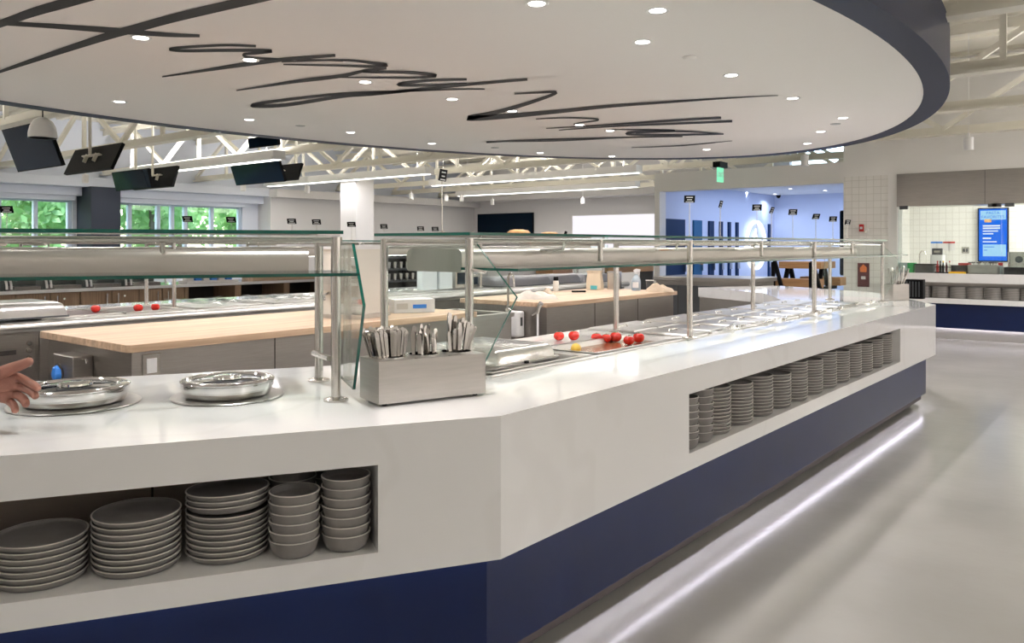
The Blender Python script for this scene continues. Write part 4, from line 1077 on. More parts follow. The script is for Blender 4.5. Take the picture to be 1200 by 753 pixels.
kk = [(-.030, -.02, -.02, 0), (-.018, -.012, .02, .01), (-.006, -.025, .05, .02), (.006, -.02, .0, .03), (.016, -.018, .22, .035), (.022, 0.0, .32, .03), (-.01, .015, .16, .055), (.004, .02, .26, .05), (-.024, .012, .10, .065), (.014, .022, .36, .045), (-.014, .028, .06, .04), (.026, .016, .44, .03)]
for i, (u, v, ln, up_) in enumerate(kk):
    put_cut('knife', BT, hc[2][0] + u - ln * .06, hc[2][1] + v, .02 + up_, ln, rnd.uniform(-.05, .1), rnd.uniform(-.3, .3), 'steel knife in the far cup of cutlery box, %s from the upright side' % ORD[i], 'knives in the cutlery box')
# second cutlery box near the far corner of the counter
pb = at(1046, 353, z=CT); pb = pb + Vector((-.02, .10, 0))
b2 = thing('cutlery_box', 'steel cutlery box beyond the far end panel of guard', 'cutlery holder', (pb.x, pb.y, CT + .0006), math.radians(62))
q = MB(); w2, d2, h2 = .21, .13, .155
q.box(0, w2, 0, .003, .006, h2); q.box(0, w2, d2 - .003, d2, .006, h2); q.box(0, .003, 0, d2, .006, h2); q.box(w2 - .003, w2, 0, d2, .006, h2); q.box(0, w2, 0, d2, 0, .008)
q.build('box_body', M['steel_h'], b2, world=False, smooth=False, bevel=.002)
for cx_ in (.055, .155): MB().lathe([(0, .01), (.045, .01), (.05, h2 + .004), (.047, h2 + .004), (.043, .02), (0, .02)], (cx_, d2 / 2, 0), 20).build('cup', M['chrome'], b2, world=False)
for i in range(16):
    cx_ = (.055 if i < 8 else .155) + rnd.uniform(-.025, .025); cy_ = d2 / 2 + rnd.uniform(-.03, .03)
    put_cut(('spoon', 'fork')[i // 8], ROOT[b2], cx_, cy_, .07 + rnd.uniform(0, .06), rnd.uniform(-.1, .5), rnd.uniform(-.2, .2), rnd.uniform(-1, 1), 'steel %s in the far cutlery box, %s of its cup' % (('spoon', 'fork')[i // 8], ORD[i % 8]), 'cutlery in the far box')
p = at(1066, 350, z=CT)
t = thing('black_canister', 'black ribbed canister beside the far cutlery box', 'canister', (p.x + .02, p.y + .10, CT))
MB().rbox(-.09, .09, -.07, .07, 0, .19, .03).build('canister_body', M['black'], t, world=False)
for k in range(5): MB().box(-.06 + k * .028, -.048 + k * .028, -.074, -.07, .02, .17).build('rib', M['cab_dark'], t, world=False, smooth=False)

# ================================================================== TONGS on the counter edge
def tongs(px, py, rot, lb, lift=0.0):
    p = at(px, py, z=CT + .02)
    t = thing('serving_tongs', lb, 'tongs', (p.x, p.y, CT + .0185 + lift), rot, 'serving tongs along the counter')
    for sgn in (-1, 1):
        m = MB(); k = 0; pts = [(0, 0, .008), (.05, sgn * .012, .009), (.12, sgn * .020, .010), (.19, sgn * .022, .008), (.22, sgn * .020, .006), (.25, sgn * .018, .006)]
        hw = [.008, .009, .009, .009, .015, .012]
        for (x_, y_, z_), h_ in zip(pts, hw):
            for a, b_ in ((-1, -1), (1, -1), (1, 1), (-1, 1)): m.v.append(Vector((x_, y_ + b_ * .0012, z_ + a * h_)))
        for i in range(5):
            for j in range(4): m.f.append([i * 4 + j, i * 4 + (j + 1) % 4, i * 4 + 4 + (j + 1) % 4, i * 4 + 4 + j]); m.m.append(0)
        m.f.append([3, 2, 1, 0]); m.f.append([20, 21, 22, 23]); m.m += [0, 0]
        m.build('arm', M['chrome'], t, world=False, ang=60)
    MB().lathe([(0, -.002), (.012, -.002), (.014, .008), (.012, .018), (0, .018)], (0.0, 0, 0), 14).build('hinge', M['tube'], t, world=False)
tg = [(832, 392, 1.5), (853, 386, 1.75), (871, 383, 1.4), (897, 379, 1.6), (918, 375, 1.9), (938, 371, 1.5), (960, 366.5, 1.6), (985, 361.5, 1.8), (1004, 358, 1.5), (1020, 355.5, 1.7)]
for i, (px, py, r) in enumerate(tg): tongs(px, py, r, 'steel serving tongs on the pan edge, %s from the tomato pan' % ORD[i])

# ================================================================== FAR SERVING LINE (steel top, inside of the ring)
FY0, FY1, FI = -1.5, 10.2, XF + 1.35
fc = thing('steel_serving_line', 'long far steel serving counter with round front edge behind chopping tables', 'counter', (XF, FY0, 0))
q = MB(); q.box(XF, XF + .46, FY0, FY1, .475, CT); q.box(XF, XF + .08, FY0, FY1, .10, .475); q.build('outer_body', M['quartz'], fc, smooth=False)
q = MB(); q.box(XF + .46, FI, FY0, FY1, .86, CT)
q.tube([(FI, FY0, .885), (FI, FY1, .885)], .035, 12); q.build('steel_top', M['steel_y'], fc)
MB().box(XF + .46, FI - .06, FY0, FY1, .12, .86).build('cabinet_body', M['cab'], fc, smooth=False)
for k, yy in enumerate([-1.4 + .62 * i for i in range(18)]):
    d = MB().box(FI - .06, FI - .045, yy + .01, yy + .60, .16, .83).build('cabinet_door', M['cab'], fc, smooth=False, bevel=.003)
    MB().box(FI - .047, FI - .040, yy + .12, yy + .48, .70, .73).build('pull_slot', M['dark_in'], d, smooth=False)
    if k in (5, 7):
        for j in range(4): MB().lathe([(0, 0), (.016, 0), (.014, .022), (0, .022)], (FI - .045, yy + .56, .62 + j * .05), 12, T=Matrix.Rotation(PI / 2, 4, 'Y')).build('knob', M['tube'], d)
# drop-in pans and lids on it
def raised_pan(lb, ya, yb, fill=None):
    t = thing('steel_tray', lb, 'tray', (XF + .9, ya, CT), 0, 'trays on the far serving line')
    xa, xb = XF + .55, XF + 1.22
    q = MB()
    for b_ in ((xa, xa + .03, ya, yb), (xb - .03, xb, ya, yb), (xa, xb, ya, ya + .03), (xa, xb, yb - .03, yb)): q.box(*b_, CT, CT + .014)
    q.build('tray_rim', M['steel_y'], t, smooth=False, bevel=.003)
    MB().box(xa + .03, xb - .03, ya + .03, yb - .03, CT, CT + .004).build('tray_floor', fill or M['steel_y'], t, smooth=False)
    return t
DARKT = mat('mauve_tray_floor', (0.26, 0.20, 0.20), 0.3, 0.5)
for i, (ya, yb, f_, lb) in enumerate(((2.35, 2.95, DARKT, 'mauve-floored tray with one tomato by the domed lid'), (2.98, 3.44, DARKT, 'mauve-floored tray with two tomatoes on far line'), (3.56, 4.22, None, 'plain tray beyond the far tomatoes'), (4.30, 4.95, None, 'plain tray below the open plate shelves'),
                                      (5.00, 5.44, None, 'plain tray behind the glove box'), (5.56, 6.3, None, 'plain tray in front of the white containers'), (6.4, 7.34, None, 'plain tray before the grey lids'), (7.5, 8.64, None, 'plain tray at the tap'), (8.66, 9.36, None, 'plain tray nearest the far end'))): raised_pan(lb, ya, yb, f_)
for px, py, r, lb in ((112, 361.5, .035, 'small red tomato alone on far tray by the domed lid'), (162, 360.5, .036, 'small red tomato beside the rear guard post on far tray'), (182, 359.5, .034, 'small red tomato between two far guard posts')):
    p = at(px, py, z=CT + .03); tomato(px, py, r, lb, CT + .004 + r * .82)
def domed(lb, px0, px1, Xc, dpt, h, m=None, grp=None, name='domed_lid', zb_=.0145):
    y0_, y1_ = at(px0, 300, X=Xc).y, at(px1, 300, X=Xc).y
    t = thing(name, lb, 'lid', (Xc, (y0_ + y1_) / 2, CT + zb_), 0, grp)
    dome(MB(), Xc - dpt / 2, Xc + dpt / 2, y0_, y1_, CT + zb_ + .010, CT + h, .06).build('lid_dome', m or M['lid'], t, ang=60)
    MB().rbox(Xc - dpt / 2 - .012, Xc + dpt / 2 + .012, y0_ - .012, y1_ + .012, CT + zb_, CT + zb_ + .012, .03).build('lid_edge', M['cab_dark'], t)
    return t
domed('rounded steel lid at the near end of the far serving line', -40, 61, FI - .36, .56, .125)
GREYL = mat('grey_lid', (0.15, 0.15, 0.16), 0.35, 0.4)
domed('long grey lid on far line behind the gooseneck tap', 573, 629, FI - .45, .5, .13, GREYL, 'grey lids on the far line')
domed('grey lid on far line behind the pepper mill', 633, 664, FI - .45, .5, .13, GREYL, 'grey lids on the far line')
domed('grey lid on far line behind the paper bag', 668, 700, FI - .45, .5, .12, GREYL, 'grey lids on the far line', zb_=.001)
def simple_box(name, lb, cat, px, py, w_, d_, h_, m, zb=CT, X=None, rot=0.0, bev=.004, parts=None, pos=None):
    p = pos or (at(px, py, z=zb) if X is None else at(px, py, X=X))
    t = thing(name, lb, cat, (p.x, p.y, zb), rot)
    return t, p
WT = lambda o: o
# white stacked paper liners on the far line
for i, (ya, n_) in enumerate(((3.60, 1), (4.33, 2), (5.64, 1))):
    t = thing('plastic_liner', 'crumpled clear plastic sheet over far tray, %s beyond the tomatoes' % ORD[i], 'plastic sheet', (XF + .9, ya, CT + .014), 0, 'plastic sheets on the far line')
    q = MB(); gx, gy = 9, 9; r_ = random.Random(i)
    for a in range(gx):
        for b_ in range(gy): q.v.append(Vector((XF + .56 + a * .08, ya + .02 + b_ * .065, CT + .018 + r_.random() * .045)))
    for a in range(gx - 1):
        for b_ in range(gy - 1): q.f.append([a * gy + b_, (a + 1) * gy + b_, (a + 1) * gy + b_ + 1, a * gy + b_ + 1]); q.m.append(0)
    q.build('plastic_film', M['clear'], t, smooth=False)

# ================================================================== BUTCHER-BLOCK TABLES
def table(lb, xa, xb, ya, yb):
    t = thing('chopping_table', lb, 'table', ((xa + xb) / 2, (ya + yb) / 2, 0))
    MB().rbox(xa, xb, ya, yb, CT - .042, CT, .03).build('butcher_block_top', M['butcher'], t, bevel=.003)
    MB().box(xa + .04, xb - .04, ya + .04, yb - .04, .10, CT - .042).build('steel_cabinet', M['cab'], t, smooth=False)
    MB().box(xa + .09, xb - .09, ya + .09, yb - .09, 0, .10).build('plinth', M['cab_dark'], t, smooth=False)
    for k in range(1, 3):
        y_ = ya + k * (yb - ya) / 3; MB().box(xb - .041, xb - .038, y_ - .003, y_ + .003, .12, CT - .045).build('panel_seam', M['dark_in'], t, smooth=False)
    return t
T1 = (-5.42, -4.27, 2.05, 4.85); T2 = (-5.50, -4.40, 5.95, 8.48)
t1 = table('long butcher block table on steel cabinet nearest the chafing dishes', *T1)
t2 = table('second butcher block table holding towels and spray bottle', *T2)
p = at(177, 428, X=T1[1] - .04)
t = thing('power_outlet', 'small white power outlet plate on side of near chopping table', 'outlet', (p.x, p.y, p.z))
MB().box(0, .008, -.05, .05, -.065, .065).build('face_plate', M['tube'], t, world=False, smooth=False, bevel=.002)
MB().box(.008, .012, -.028, .028, -.04, .04).build('socket_block', M['white_pl'], t, world=False, smooth=False)
# steel glove dispenser hung on the near end of table 1
p = at(81, 437, Y=T1[2] - .05)
t = thing('glove_dispenser', 'steel box dispenser with blue gloves on end of near chopping table', 'dispenser', (p.x - .03, T1[2] + .039, p.z + .032))
q = MB(); q.box(-.13, .13, -.11, 0, -.10, .07); q.build('dispenser_body', M['steel_h'], t, world=False, smooth=False, bevel=.006)
MB().lathe([(0, -.006), (.055, -.006), (.06, 0), (.05, .006), (0, .008)], (-.055, -.113, -.035), 24, sx=1.15, sy=.9, T=Matrix.Rotation(PI / 2, 4, 'X')).build('opening', M['dark_in'], t, world=False)
q = MB().lathe([(0, -.052), (.03, -.046), (.05, -.02), (.055, 0), (.045, .03), (.02, .045), (0, .05)], (-.055, -.115, -.04), 16, sx=1.1, sy=.5)
for v in q.v: v += Vector((random.uniform(-.006, .006), random.uniform(-.004, .004), random.uniform(-.006, .006)))
q.build('blue_glove', M['blue'], t, world=False, ang=20)
for sx_ in (-1, 1): MB().tube([(sx_ * .13, -.05, .05), (sx_ * .16, -.05, .05), (sx_ * .165, -.05, .03)], .006, 6).build('side_hook', M['tube'], t, world=False)

# things on table 1
p = at(482, 365.5, z=CT)
t = thing('glove_box', 'white cardboard glove box with blue print on near chopping table', 'box', (p.x, p.y, CT), math.radians(62))
MB().box(-.16, .17, -.08, .08, 0, .105).build('carton', M['card'], t, world=False, smooth=False, bevel=.003)
MB().box(-.01, .10, -.083, -.08, .035, .065).build('blue_print', M['blue'], t, world=False, smooth=False)
MB().box(-.14, -.05, -.082, -.08, .03, .075).build('grey_print', M['steel'], t, world=False, smooth=False)
MB().box(-.07, .07, -.03, .03, .104, .106).build('tear_opening', M['steel'], t, world=False, smooth=False)
p = at(417, 371, z=CT)
t = thing('beverage_dispenser', 'tall cream countertop dispenser behind the slanted green glass edge', 'dispenser', (p.x - .05, p.y, CT), math.radians(12))
MB().rbox(-.16, .19, -.18, .18, 0.03, .50, .02).build('dispenser_body', M['cream_pl'], t, world=False)
MB().rbox(-.17, .20, -.19, .19, .50, .53, .02).build('lid', M['white_pl'], t, world=False)
MB().box(-.18, .21, -.20, .20, 0, .03).build('base', M['steel'], t, world=False, smooth=False)
MB().box(-.10, .10, -.20, -.18, .20, .34).build('front_panel', M['steel'], t, world=False, smooth=False)
for k in (-.06, .06): MB().tube([(k, -.18, .18), (k, -.235, .17), (k, -.235, .13)], .010, 8).build('tap', M['chrome'], t, world=False)

# things on and by table 2
def on2(px, py): return at(px, py, z=CT)
def towel(px, py, lx, ly, h, rot, lb, seed, m=None):
    p = on2(px, py); t = thing('folded_towel', lb, 'towel', (p.x, p.y, CT), rot, 'towels on the second chopping table')
    r_ = random.Random(seed); q = MB(); nx, ny = 15, 9
    for a in range(nx):
        for b_ in range(ny):
            u, v = a / (nx - 1), b_ / (ny - 1)
            e = min(1, 4.5 * min(u, 1 - u)) ** .5 * min(1, 4 * min(v, 1 - v)) ** .5
            z = e * h * (0.62 + .38 * math.sin(u * 9 + seed + v * 2) * math.cos(v * 6 + seed)) + r_.uniform(-.004, .004) * e
            q.v.append(Vector(((u - .5) * lx + .012 * math.sin(v * 7 + seed), (v - .5) * ly + .012 * math.sin(u * 8), max(.001, z))))
    for a in range(nx - 1):
        for b_ in range(ny - 1): q.f.append([a * ny + b_, (a + 1) * ny + b_, (a + 1) * ny + b_ + 1, a * ny + b_ + 1]); q.m.append(0)
    q.build('towel_cloth', m or M['towel'], t, world=False, ang=80)
    return t
WT_ = mat('white_towel', (0.47, 0.43, 0.375), 0.95, var=0.1, vscale=10, bump=.3, bscale=50)
towel(628, 350, .42, .22, .085, .75, 'bunched white towel at the near corner of second chopping table', 1, WT_)
towel(642, 347, .16, .20, .09, .9, 'tan striped towel roll beside the bunched white towel', 4)
towel(773, 341.5, .30, .20, .10, .7, 'crumpled cream towel at the far end of second table', 7)
p = on2(651.5, 341.5); t = thing('pepper_mill', 'grey bottle with black cap behind the white towel', 'bottle', (p.x, p.y, CT))
MB().lathe([(0, 0), (.032, 0), (.034, .01), (.033, .11), (.028, .125), (0, .125)], seg=20).build('bottle_body', M['cream_pl'], t, world=False)
MB().lathe([(0, .125), (.029, .125), (.029, .165), (.024, .17), (0, .17)], seg=20).build('cap', M['black'], t, world=False)
p = on2(672, 342.5); t = thing('chef_knife', 'black handled knife lying on second chopping table', 'knife', (p.x, p.y, CT), .75)
MB().box(-.02, .14, -.013, .013, .002, .022).build('handle', M['black'], t, world=False, smooth=False, bevel=.005)
MB().slab([(-.02, -.012, .008), (-.02, .012, .008), (-.14, .010, .008), (-.20, -.012, .008)], (0, 0, .002)).build('blade', M['chrome'], t, world=False, smooth=False)
p = on2(697, 339); t = thing('paper_bag', 'cream paper bag with teal label standing on second table', 'bag', (p.x, p.y, CT), .3)
q = MB(); lv = [(0, 1.0), (.04, 1.02), (.12, .98), (.19, .90), (.225, 1.0)]
for z, s_ in lv:
    for a, b_ in ((-.09, -.055), (0, -.048), (.09, -.055), (.085, 0), (.09, .055), (0, .05), (-.09, .055), (-.085, 0)): q.v.append(Vector((a * s_ + random.uniform(-.005, .005), b_ * s_ * (1.1 - z), z)))
for i in range(4):
    for j in range(8): q.f.append([i * 8 + j, i * 8 + (j + 1) % 8, i * 8 + 8 + (j + 1) % 8, i * 8 + 8 + j]); q.m.append(0)
q.f.append(list(range(7, -1, -1))); q.m.append(0)
q.build('bag_paper', M['paper'], t, world=False, smooth=False)
MB().box(-.035, .045, -.066, -.058, .006, .05).build('teal_label', M['teal'], t, world=False, smooth=False)
p = on2(720, 338.8); t = thing('grey_canister', 'square grey metal canister behind the paper bag', 'canister', (p.x, p.y, CT), .3)
MB().rbox(-.075, .075, -.06, .06, 0, .20, .012).build('canister_body', M['tube'], t, world=False)
MB().rbox(-.078, .078, -.063, .063, .20, .215, .012).build('lid', M['steel'], t, world=False)
p = on2(745.5, 340.2); t = thing('spray_bottle', 'clear spray bottle with white trigger on second chopping table', 'bottle', (p.x, p.y, CT), .4)
MB().lathe([(0, 0), (.05, 0), (.054, .012), (.054, .10), (.048, .135), (.028, .165), (.016, .185), (.016, .195), (0, .195)], seg=24).build('bottle_body', mat('milky_plastic', (0.66, 0.76, 0.84), 0.2, trans=.5), t, world=False)
MB().box(-.034, .034, -.0555, -.050, .035, .10).build('paper_label', M['card'], t, world=False, smooth=False)
q = MB(); q.lathe([(0, .19), (.019, .19), (.019, .215), (0, .215)], seg=14); q.slab([(-.02, -.011, .215), (.045, -.011, .222), (.055, -.011, .245), (.0, -.011, .255), (-.035, -.011, .235)], (0, .022, 0)); q.build('spray_head', M['white_pl'], t, world=False, smooth=False)
MB().tube([(.03, 0, .222), (.038, 0, .20), (.030, 0, .18)], .006, 6).build('trigger', M['white_pl'], t, world=False)
p = on2(761.5, 340.3); t = thing('black_cup', 'black plastic cup between spray bottle and cream towel', 'cup', (p.x, p.y, CT))
MB().lathe([(0, 0), (.036, 0), (.046, .12), (.048, .122), (.043, .12), (.034, .008), (0, .008)], seg=24).build('cup_body', M['cab_dark'], t, world=False)
MB().lathe([(.0475, .115), (.049, .118), (.049, .124), (.045, .124)], seg=24).build('rim', M['white_pl'], t, world=False)
# soap dispenser on the table end, hose sprayer, tap
p = at(607, 378, Y=T2[2] + .03)
t = thing('soap_dispenser', 'white soap dispenser on the end of second chopping table', 'dispenser', (p.x, T2[2] + .039, p.z))
q = MB().rbox(-.085, .085, -.11, 0, -.125, .115, .035); q.build('dispenser_shell', M['white_pl'], t, world=False, bevel=.015)
MB().box(-.045, .0, -.113, -.11, .02, .035).build('logo_print', M['blue'], t, world=False, smooth=False)
MB().box(.085, .088, -.08, -.05, -.02, .06).build('level_window', M['cab_dark'], t, world=False, smooth=False)
MB().box(-.05, .05, -.10, -.02, -.15, -.125).build('push_bar', M['tube'], t, world=False, smooth=False, bevel=.004)
p = at(628, 384, Y=T2[2] - .10); 
t = thing('hose_sprayer', 'white wash hose with trigger nozzle beside the soap dispenser', 'sprayer', (p.x + .02, p.y, 0))
zt = at(630, 366, Y=p.y).z
MB().tube([(0, 0, 0), (0, 0, zt)], .010, 8).build('hose_pole', M['white_pl'], t, world=False)
MB().tube([(0, 0, zt), (.02, -.01, zt + .05), (.05, -.01, zt + .09)], [.016, .020, .024], 10).build('nozzle', M['tube'], t, world=False)
MB().tube([(-.06, 0, zt - .03), (-.02, 0, zt - .01), (.01, 0, zt)], .012, 8).build('trigger', M['tube'], t, world=False)
MB().lathe([(0, 0), (.05, 0), (.05, .02), (.012, .03)], seg=16).build('base', M['tube'], t, world=False)
# low steel sink unit between the tables
sk = thing('sink_unit', 'low steel hand sink unit between the chopping tables', 'sink', (-4.95, 5.45, 0))
sx0, sx1, sy0, sy1 = -5.35, -4.62, 5.05, 5.74
q = MB()
for b_ in ((sx0, sx0 + .07, sy0, sy1), (sx1 - .07, sx1, sy0, sy1), (sx0, sx1, sy0, sy0 + .07), (sx0, sx1, sy1 - .07, sy1)): q.box(*b_, .80, .84)
q.build('sink_rim', M['steel_y'], sk, smooth=False, bevel=.004)
q = MB(); q.box(sx0 + .07, sx1 - .07, sy0 + .07, sy1 - .07, .60, .61)
for b_ in ((sx0 + .06, sx0 + .07, sy0 + .06, sy1 - .06), (sx1 - .07, sx1 - .06, sy0 + .06, sy1 - .06), (sx0 + .06, sx1 - .06, sy0 + .06, sy0 + .07), (sx0 + .06, sx1 - .06, sy1 - .07, sy1 - .06)): q.box(*b_, .60, .82)
q.build('basin', M['steel'], sk, smooth=False)
MB().box(sx0 + .02, sx1 - .02, sy0 + .02, sy0 + .04, .10, .80).box(sx1 - .04, sx1 - .02, sy0 + .02, sy1 - .02, .10, .80).build('apron', M['steel'], sk, smooth=False)
for a in (sx0 + .05, sx1 - .05):
    for b_ in (sy0 + .06, sy1 - .05): MB().tube([(a, b_, 0), (a, b_, .80)], .02, 8).build('leg', M['tube'], sk)
p = at(597, 349, Y=5.70)
t = thing('gooseneck_tap', 'curved steel gooseneck tap at the sink between tables', 'tap', (p.x - .02, 5.705, .84))
zt_ = at(600, 320, Y=5.70).z - .84
MB().tube([(0, 0, 0), (0, 0, zt_ - .05), (.015, -.005, zt_ - .012), (.045, -.015, zt_), (.075, -.025, zt_ - .015), (.09, -.03, zt_ - .05), (.092, -.03, zt_ - .12)], .011, 10).build('spout', M['tube'], t, world=False)
MB().lathe([(0, 0), (.03, 0), (.028, .03), (.014, .04)], seg=16).build('base', M['tube'], t, world=False)
MB().tube([(0, -.02, .05), (.05, -.05, .07)], .007, 6).build('handle', M['tube'], t, world=False)

# white food containers and dark rack on the far line
Xb = XF + .55
for i, (a, b_) in enumerate(((495, 513), (515, 531))):
    y0_, y1_ = at(a, 300, X=FI - .5).y, at(b_, 300, X=FI - .5).y
    t = thing('food_container', 'tall milky storage container on far line, %s from the dark rack' % ORD[i], 'container', (FI - .5, (y0_ + y1_) / 2, CT + .014), 0, 'milky containers')
    MB().rbox(FI - .60, FI - .5, y0_, y1_, CT + .014, CT + .25, .02).build('tub', mat('milky_tub_%d' % i, (0.68, 0.74, 0.75), 0.3), t)
    MB().rbox(FI - .61, FI - .49, y0_ - .012, y1_ + .012, CT + .25, CT + .27, .02).build('lid', M['white_pl'], t)
y0_, y1_ = at(534, 300, X=FI - .5).y, at(547, 300, X=FI - .5).y
t = thing('small_warmer', 'small dark windowed warmer between containers and guard post', 'appliance', (FI - .5, y0_, CT + .014))
MB().rbox(FI - .8, FI - .5, y0_, y1_, CT + .014, CT + .22, .01).build('casing', M['tube'], t)
MB().box(FI - .5, FI - .495, y0_ + .03, y1_ - .03, CT + .06, CT + .20).build('window', M['screen'], t, smooth=False)
y0_, y1_ = at(552, 300, X=FI - .5).y, at(562, 300, X=FI - .5).y
t = thing('small_warmer', 'second small warmer beyond the guard post', 'appliance', (FI - .5, y0_, CT + .014))
MB().rbox(FI - .8, FI - .5, y0_, y1_, CT + .014, CT + .17, .01).build('casing', M['tube'], t)
MB().box(FI - .5, FI - .495, y0_ + .03, y1_ - .03, CT + .05, CT + .14).build('window', M['screen'], t, smooth=False)
# dark glass rack beyond the ring
xr = -9.2
ya, yb = at(432, 300, X=xr).y, at(500, 300, X=xr).y
t = thing('glassware_rack', 'tall dark open rack full of glassware behind the guard end', 'rack', (xr, (ya + yb) / 2, 0))
q = MB(); q.box(xr - .5, xr - .48, ya, yb, 0, 1.40); q.box(xr - .5, xr, ya, ya + .03, 0, 1.40); q.box(xr - .5, xr, yb - .03, yb, 0, 1.40); q.build('frame', M['black'], t, smooth=False)
for z in (.30, .62, .88, 1.06, 1.24): MB().box(xr - .48, xr, ya + .03, yb - .03, z, z + .02).build('shelf', M['cab_dark'], t, smooth=False)
MB().box(xr - .5, xr, ya, yb, 1.40, 1.43).build('top', M['white_pl'], t, smooth=False)
gl = None; n_ = 0
for z in (.90, 1.08, 1.26):
    for i in range(9):
        yy = ya + .10 + i * (yb - ya - .2) / 8
        if gl is None:
            gl = MB().lathe([(0, 0), (.028, 0), (.036, .11), (.034, .11), (.026, .006), (0, .006)], seg=14).build('glass_tumbler', M['tube'], ang=50); o = gl
        else: o = gl.copy(); COL.objects.link(o)
        o.location = (xr - .09, yy, z + (.001 if z < 1.29 else .002)); tag(o, 'shiny tumbler on the %s shelf of dark rack, %s from its near end' % ({.90: 'lower', 1.08: 'middle', 1.26: 'upper'}[z], ORD[i]), 'glass', 'tumblers in the dark rack')
# large white tilted board
xw_ = -8.6; ya, yb = at(608, 300, X=xw_).y, at(652, 300, X=xw_).y
t = thing('white_cooler', 'wide white cooler cabinet beyond the grey lids', 'cooler', (xw_, (ya + yb) / 2, 0))
MB().box(xw_ - .7, xw_, ya, yb, 0, 1.18).build('cabinet_body', M['white_pl'], t, smooth=False, bevel=.01)
for z in (1.02, 1.09): MB().box(xw_, xw_ + .004, ya + .05, yb - .05, z, z + .012).build('vent_slot', M['tube'], t, smooth=False)
# basket on the back line and wooden crate pieces
p = at(659, 316, X=-8.2)
t = thing('wooden_crate', 'brown wooden crate behind the grey bottle', 'crate', (p.x, p.y, 0))
MB().box(-.35, .0, -.3, .3, 0, .95).build('stand', M['cab_dark'], t, world=False, smooth=False)
for k in range(3): MB().box(-.35, .01, -.3, .3, .96 + k * .10, 1.04 + k * .10).build('slat', M['oak'], t, world=False, smooth=False)
ya, yb = at(722, 316, X=-8.2).y, at(766, 316, X=-8.2).y
t = thing('wooden_shelf', 'long brown wooden shelf unit behind the spray bottle', 'shelf', (-8.2, (ya + yb) / 2, 0))
MB().box(-8.5, -8.2, ya, yb, .92, 1.06).build('upper_board', M['oak'], t, smooth=False)
MB().box(-8.5, -8.2, ya, yb, .30, .36).build('lower_board', M['oak'], t, smooth=False)
for y_ in (ya, yb - .04): MB().box(-8.5, -8.2, y_, y_ + .04, 0, .92).build('side_panel', M['cab_dark'], t, smooth=False)

# end unit of the ring: charcoal cabinet with steel top
ea, eb = at(767, 335, Y=10.4).x, at(877, 335, Y=10.4).x
t = thing('steel_top_cabinet', 'charcoal cabinet with steel top closing the ring end', 'cabinet', ((ea + eb) / 2, 10.4, 0))
MB().box(ea, eb, 10.44, 11.3, .10, .88).build('cabinet_body', M['cab_dark'], t, smooth=False)
MB().box(ea - .02, eb + .03, 10.4, 11.35, .94, 1.0).box(ea, eb, 10.44, 11.3, .88, .94).build('steel_top', M['steel_h'], t, smooth=False, bevel=.008)
MB().box(ea + .1, eb - .1, 10.5, 11.2, 0, .10).build('plinth', M['dark_in'], t, smooth=False)
MB().box(eb - .001, eb + .008, 10.5, 11.28, .12, .88).build('end_panel', M['steel'], t, smooth=False)
for k in range(1, 4): MB().box(ea + k * (eb - ea) / 4 - .004, ea + k * (eb - ea) / 4 + .004, 10.436, 10.44, .12, .87).build('door_gap', M['dark_in'], t, smooth=False)

# communal table and bench beyond the ring
yc = 12.6
a = at(914, 310, Y=yc); b_ = at(962, 310, Y=yc)
t = thing('picnic_table', 'brown wooden picnic table on black A-legs before the blue room', 'table', ((a.x + b_.x) / 2, yc, 0))
zt1, zt0 = at(935, 306.5, Y=yc).z, at(935, 314.5, Y=yc).z
zb1, zb0 = at(940, 326, Y=yc).z, at(940, 336, Y=yc).z
MB().box(a.x - .02, b_.x, yc, yc + .7, zt0, zt1).build('table_top', M['oak'], t, smooth=False, bevel=.004)
MB().box(a.x + .05, b_.x + .06, yc - .35, yc - .05, zb0, zb1).build('bench', M['oak'], t, smooth=False, bevel=.004)
MB().box(a.x + .05, b_.x + .06, yc + .75, yc + 1.05, zb0, zb1).build('bench', M['oak'], t, smooth=False, bevel=.004)
for x_ in (a.x + .04, b_.x - .02):
    MB().bar((x_, yc - .38, 0), (x_, yc - .38, zt1), .05, .05).bar((x_ + .34, yc - .38, 0), (x_ + .02, yc - .38, zt1 + .02), .05, .05).build('leg', M['black'], t, smooth=False)
for x_ in (a.x + .02, b_.x - .08):
    for e_ in (-.32, 1.02): MB().bar((x_, yc + e_, 0), (x_, yc + .35 + (.06 if e_ > 0 else -.06), zt0), .06, .05).build('leg', M['black'], t, smooth=False)
    MB().bar((x_, yc - .2, zb0 - .03), (x_, yc + .95, zb0 - .03), .05, .05).build('cross_bar', M['black'], t, smooth=False)

# poster stand, fire alarm on the tiled pier
a = at(1005, 308, Y=YS - .02); b_ = at(1018.5, 336, Y=YS - .02)
t = thing('poster', 'maroon poster with an orange flame on the tiled pier', 'poster', ((a.x + b_.x) / 2, YS, (a.z + b_.z) / 2))
MB().box(a.x, b_.x, YS - .02, YS - .001, b_.z, a.z).build('poster_board', M['maroon'], t, smooth=False)
xm_, zm_ = (a.x + b_.x) / 2, a.z
MB().slab([(xm_ - .05, YS - .021, zm_ - .15), (xm_ + .05, YS - .021, zm_ - .15), (xm_ + .055, YS - .021, zm_ - .07), (xm_ + .0, YS - .021, zm_ - .02), (xm_ - .055, YS - .021, zm_ - .08)], (0, -.003, 0)).build('orange_print', M['orange'], t, smooth=False)
MB().box(xm_ - .035, xm_ + .035, YS - .023, YS - .02, zm_ - .27, zm_ - .22).build('white_print', M['card'], t, smooth=False)
p = at(1010, 267, Y=YS)
t = thing('fire_alarm', 'small red fire alarm on cream tiled pier', 'fire alarm', (p.x, YS, p.z))
MB().box(-.035, .035, -.04, -.001, -.06, .06).build('alarm_box', M['red'], t, world=False, smooth=False, bevel=.004)
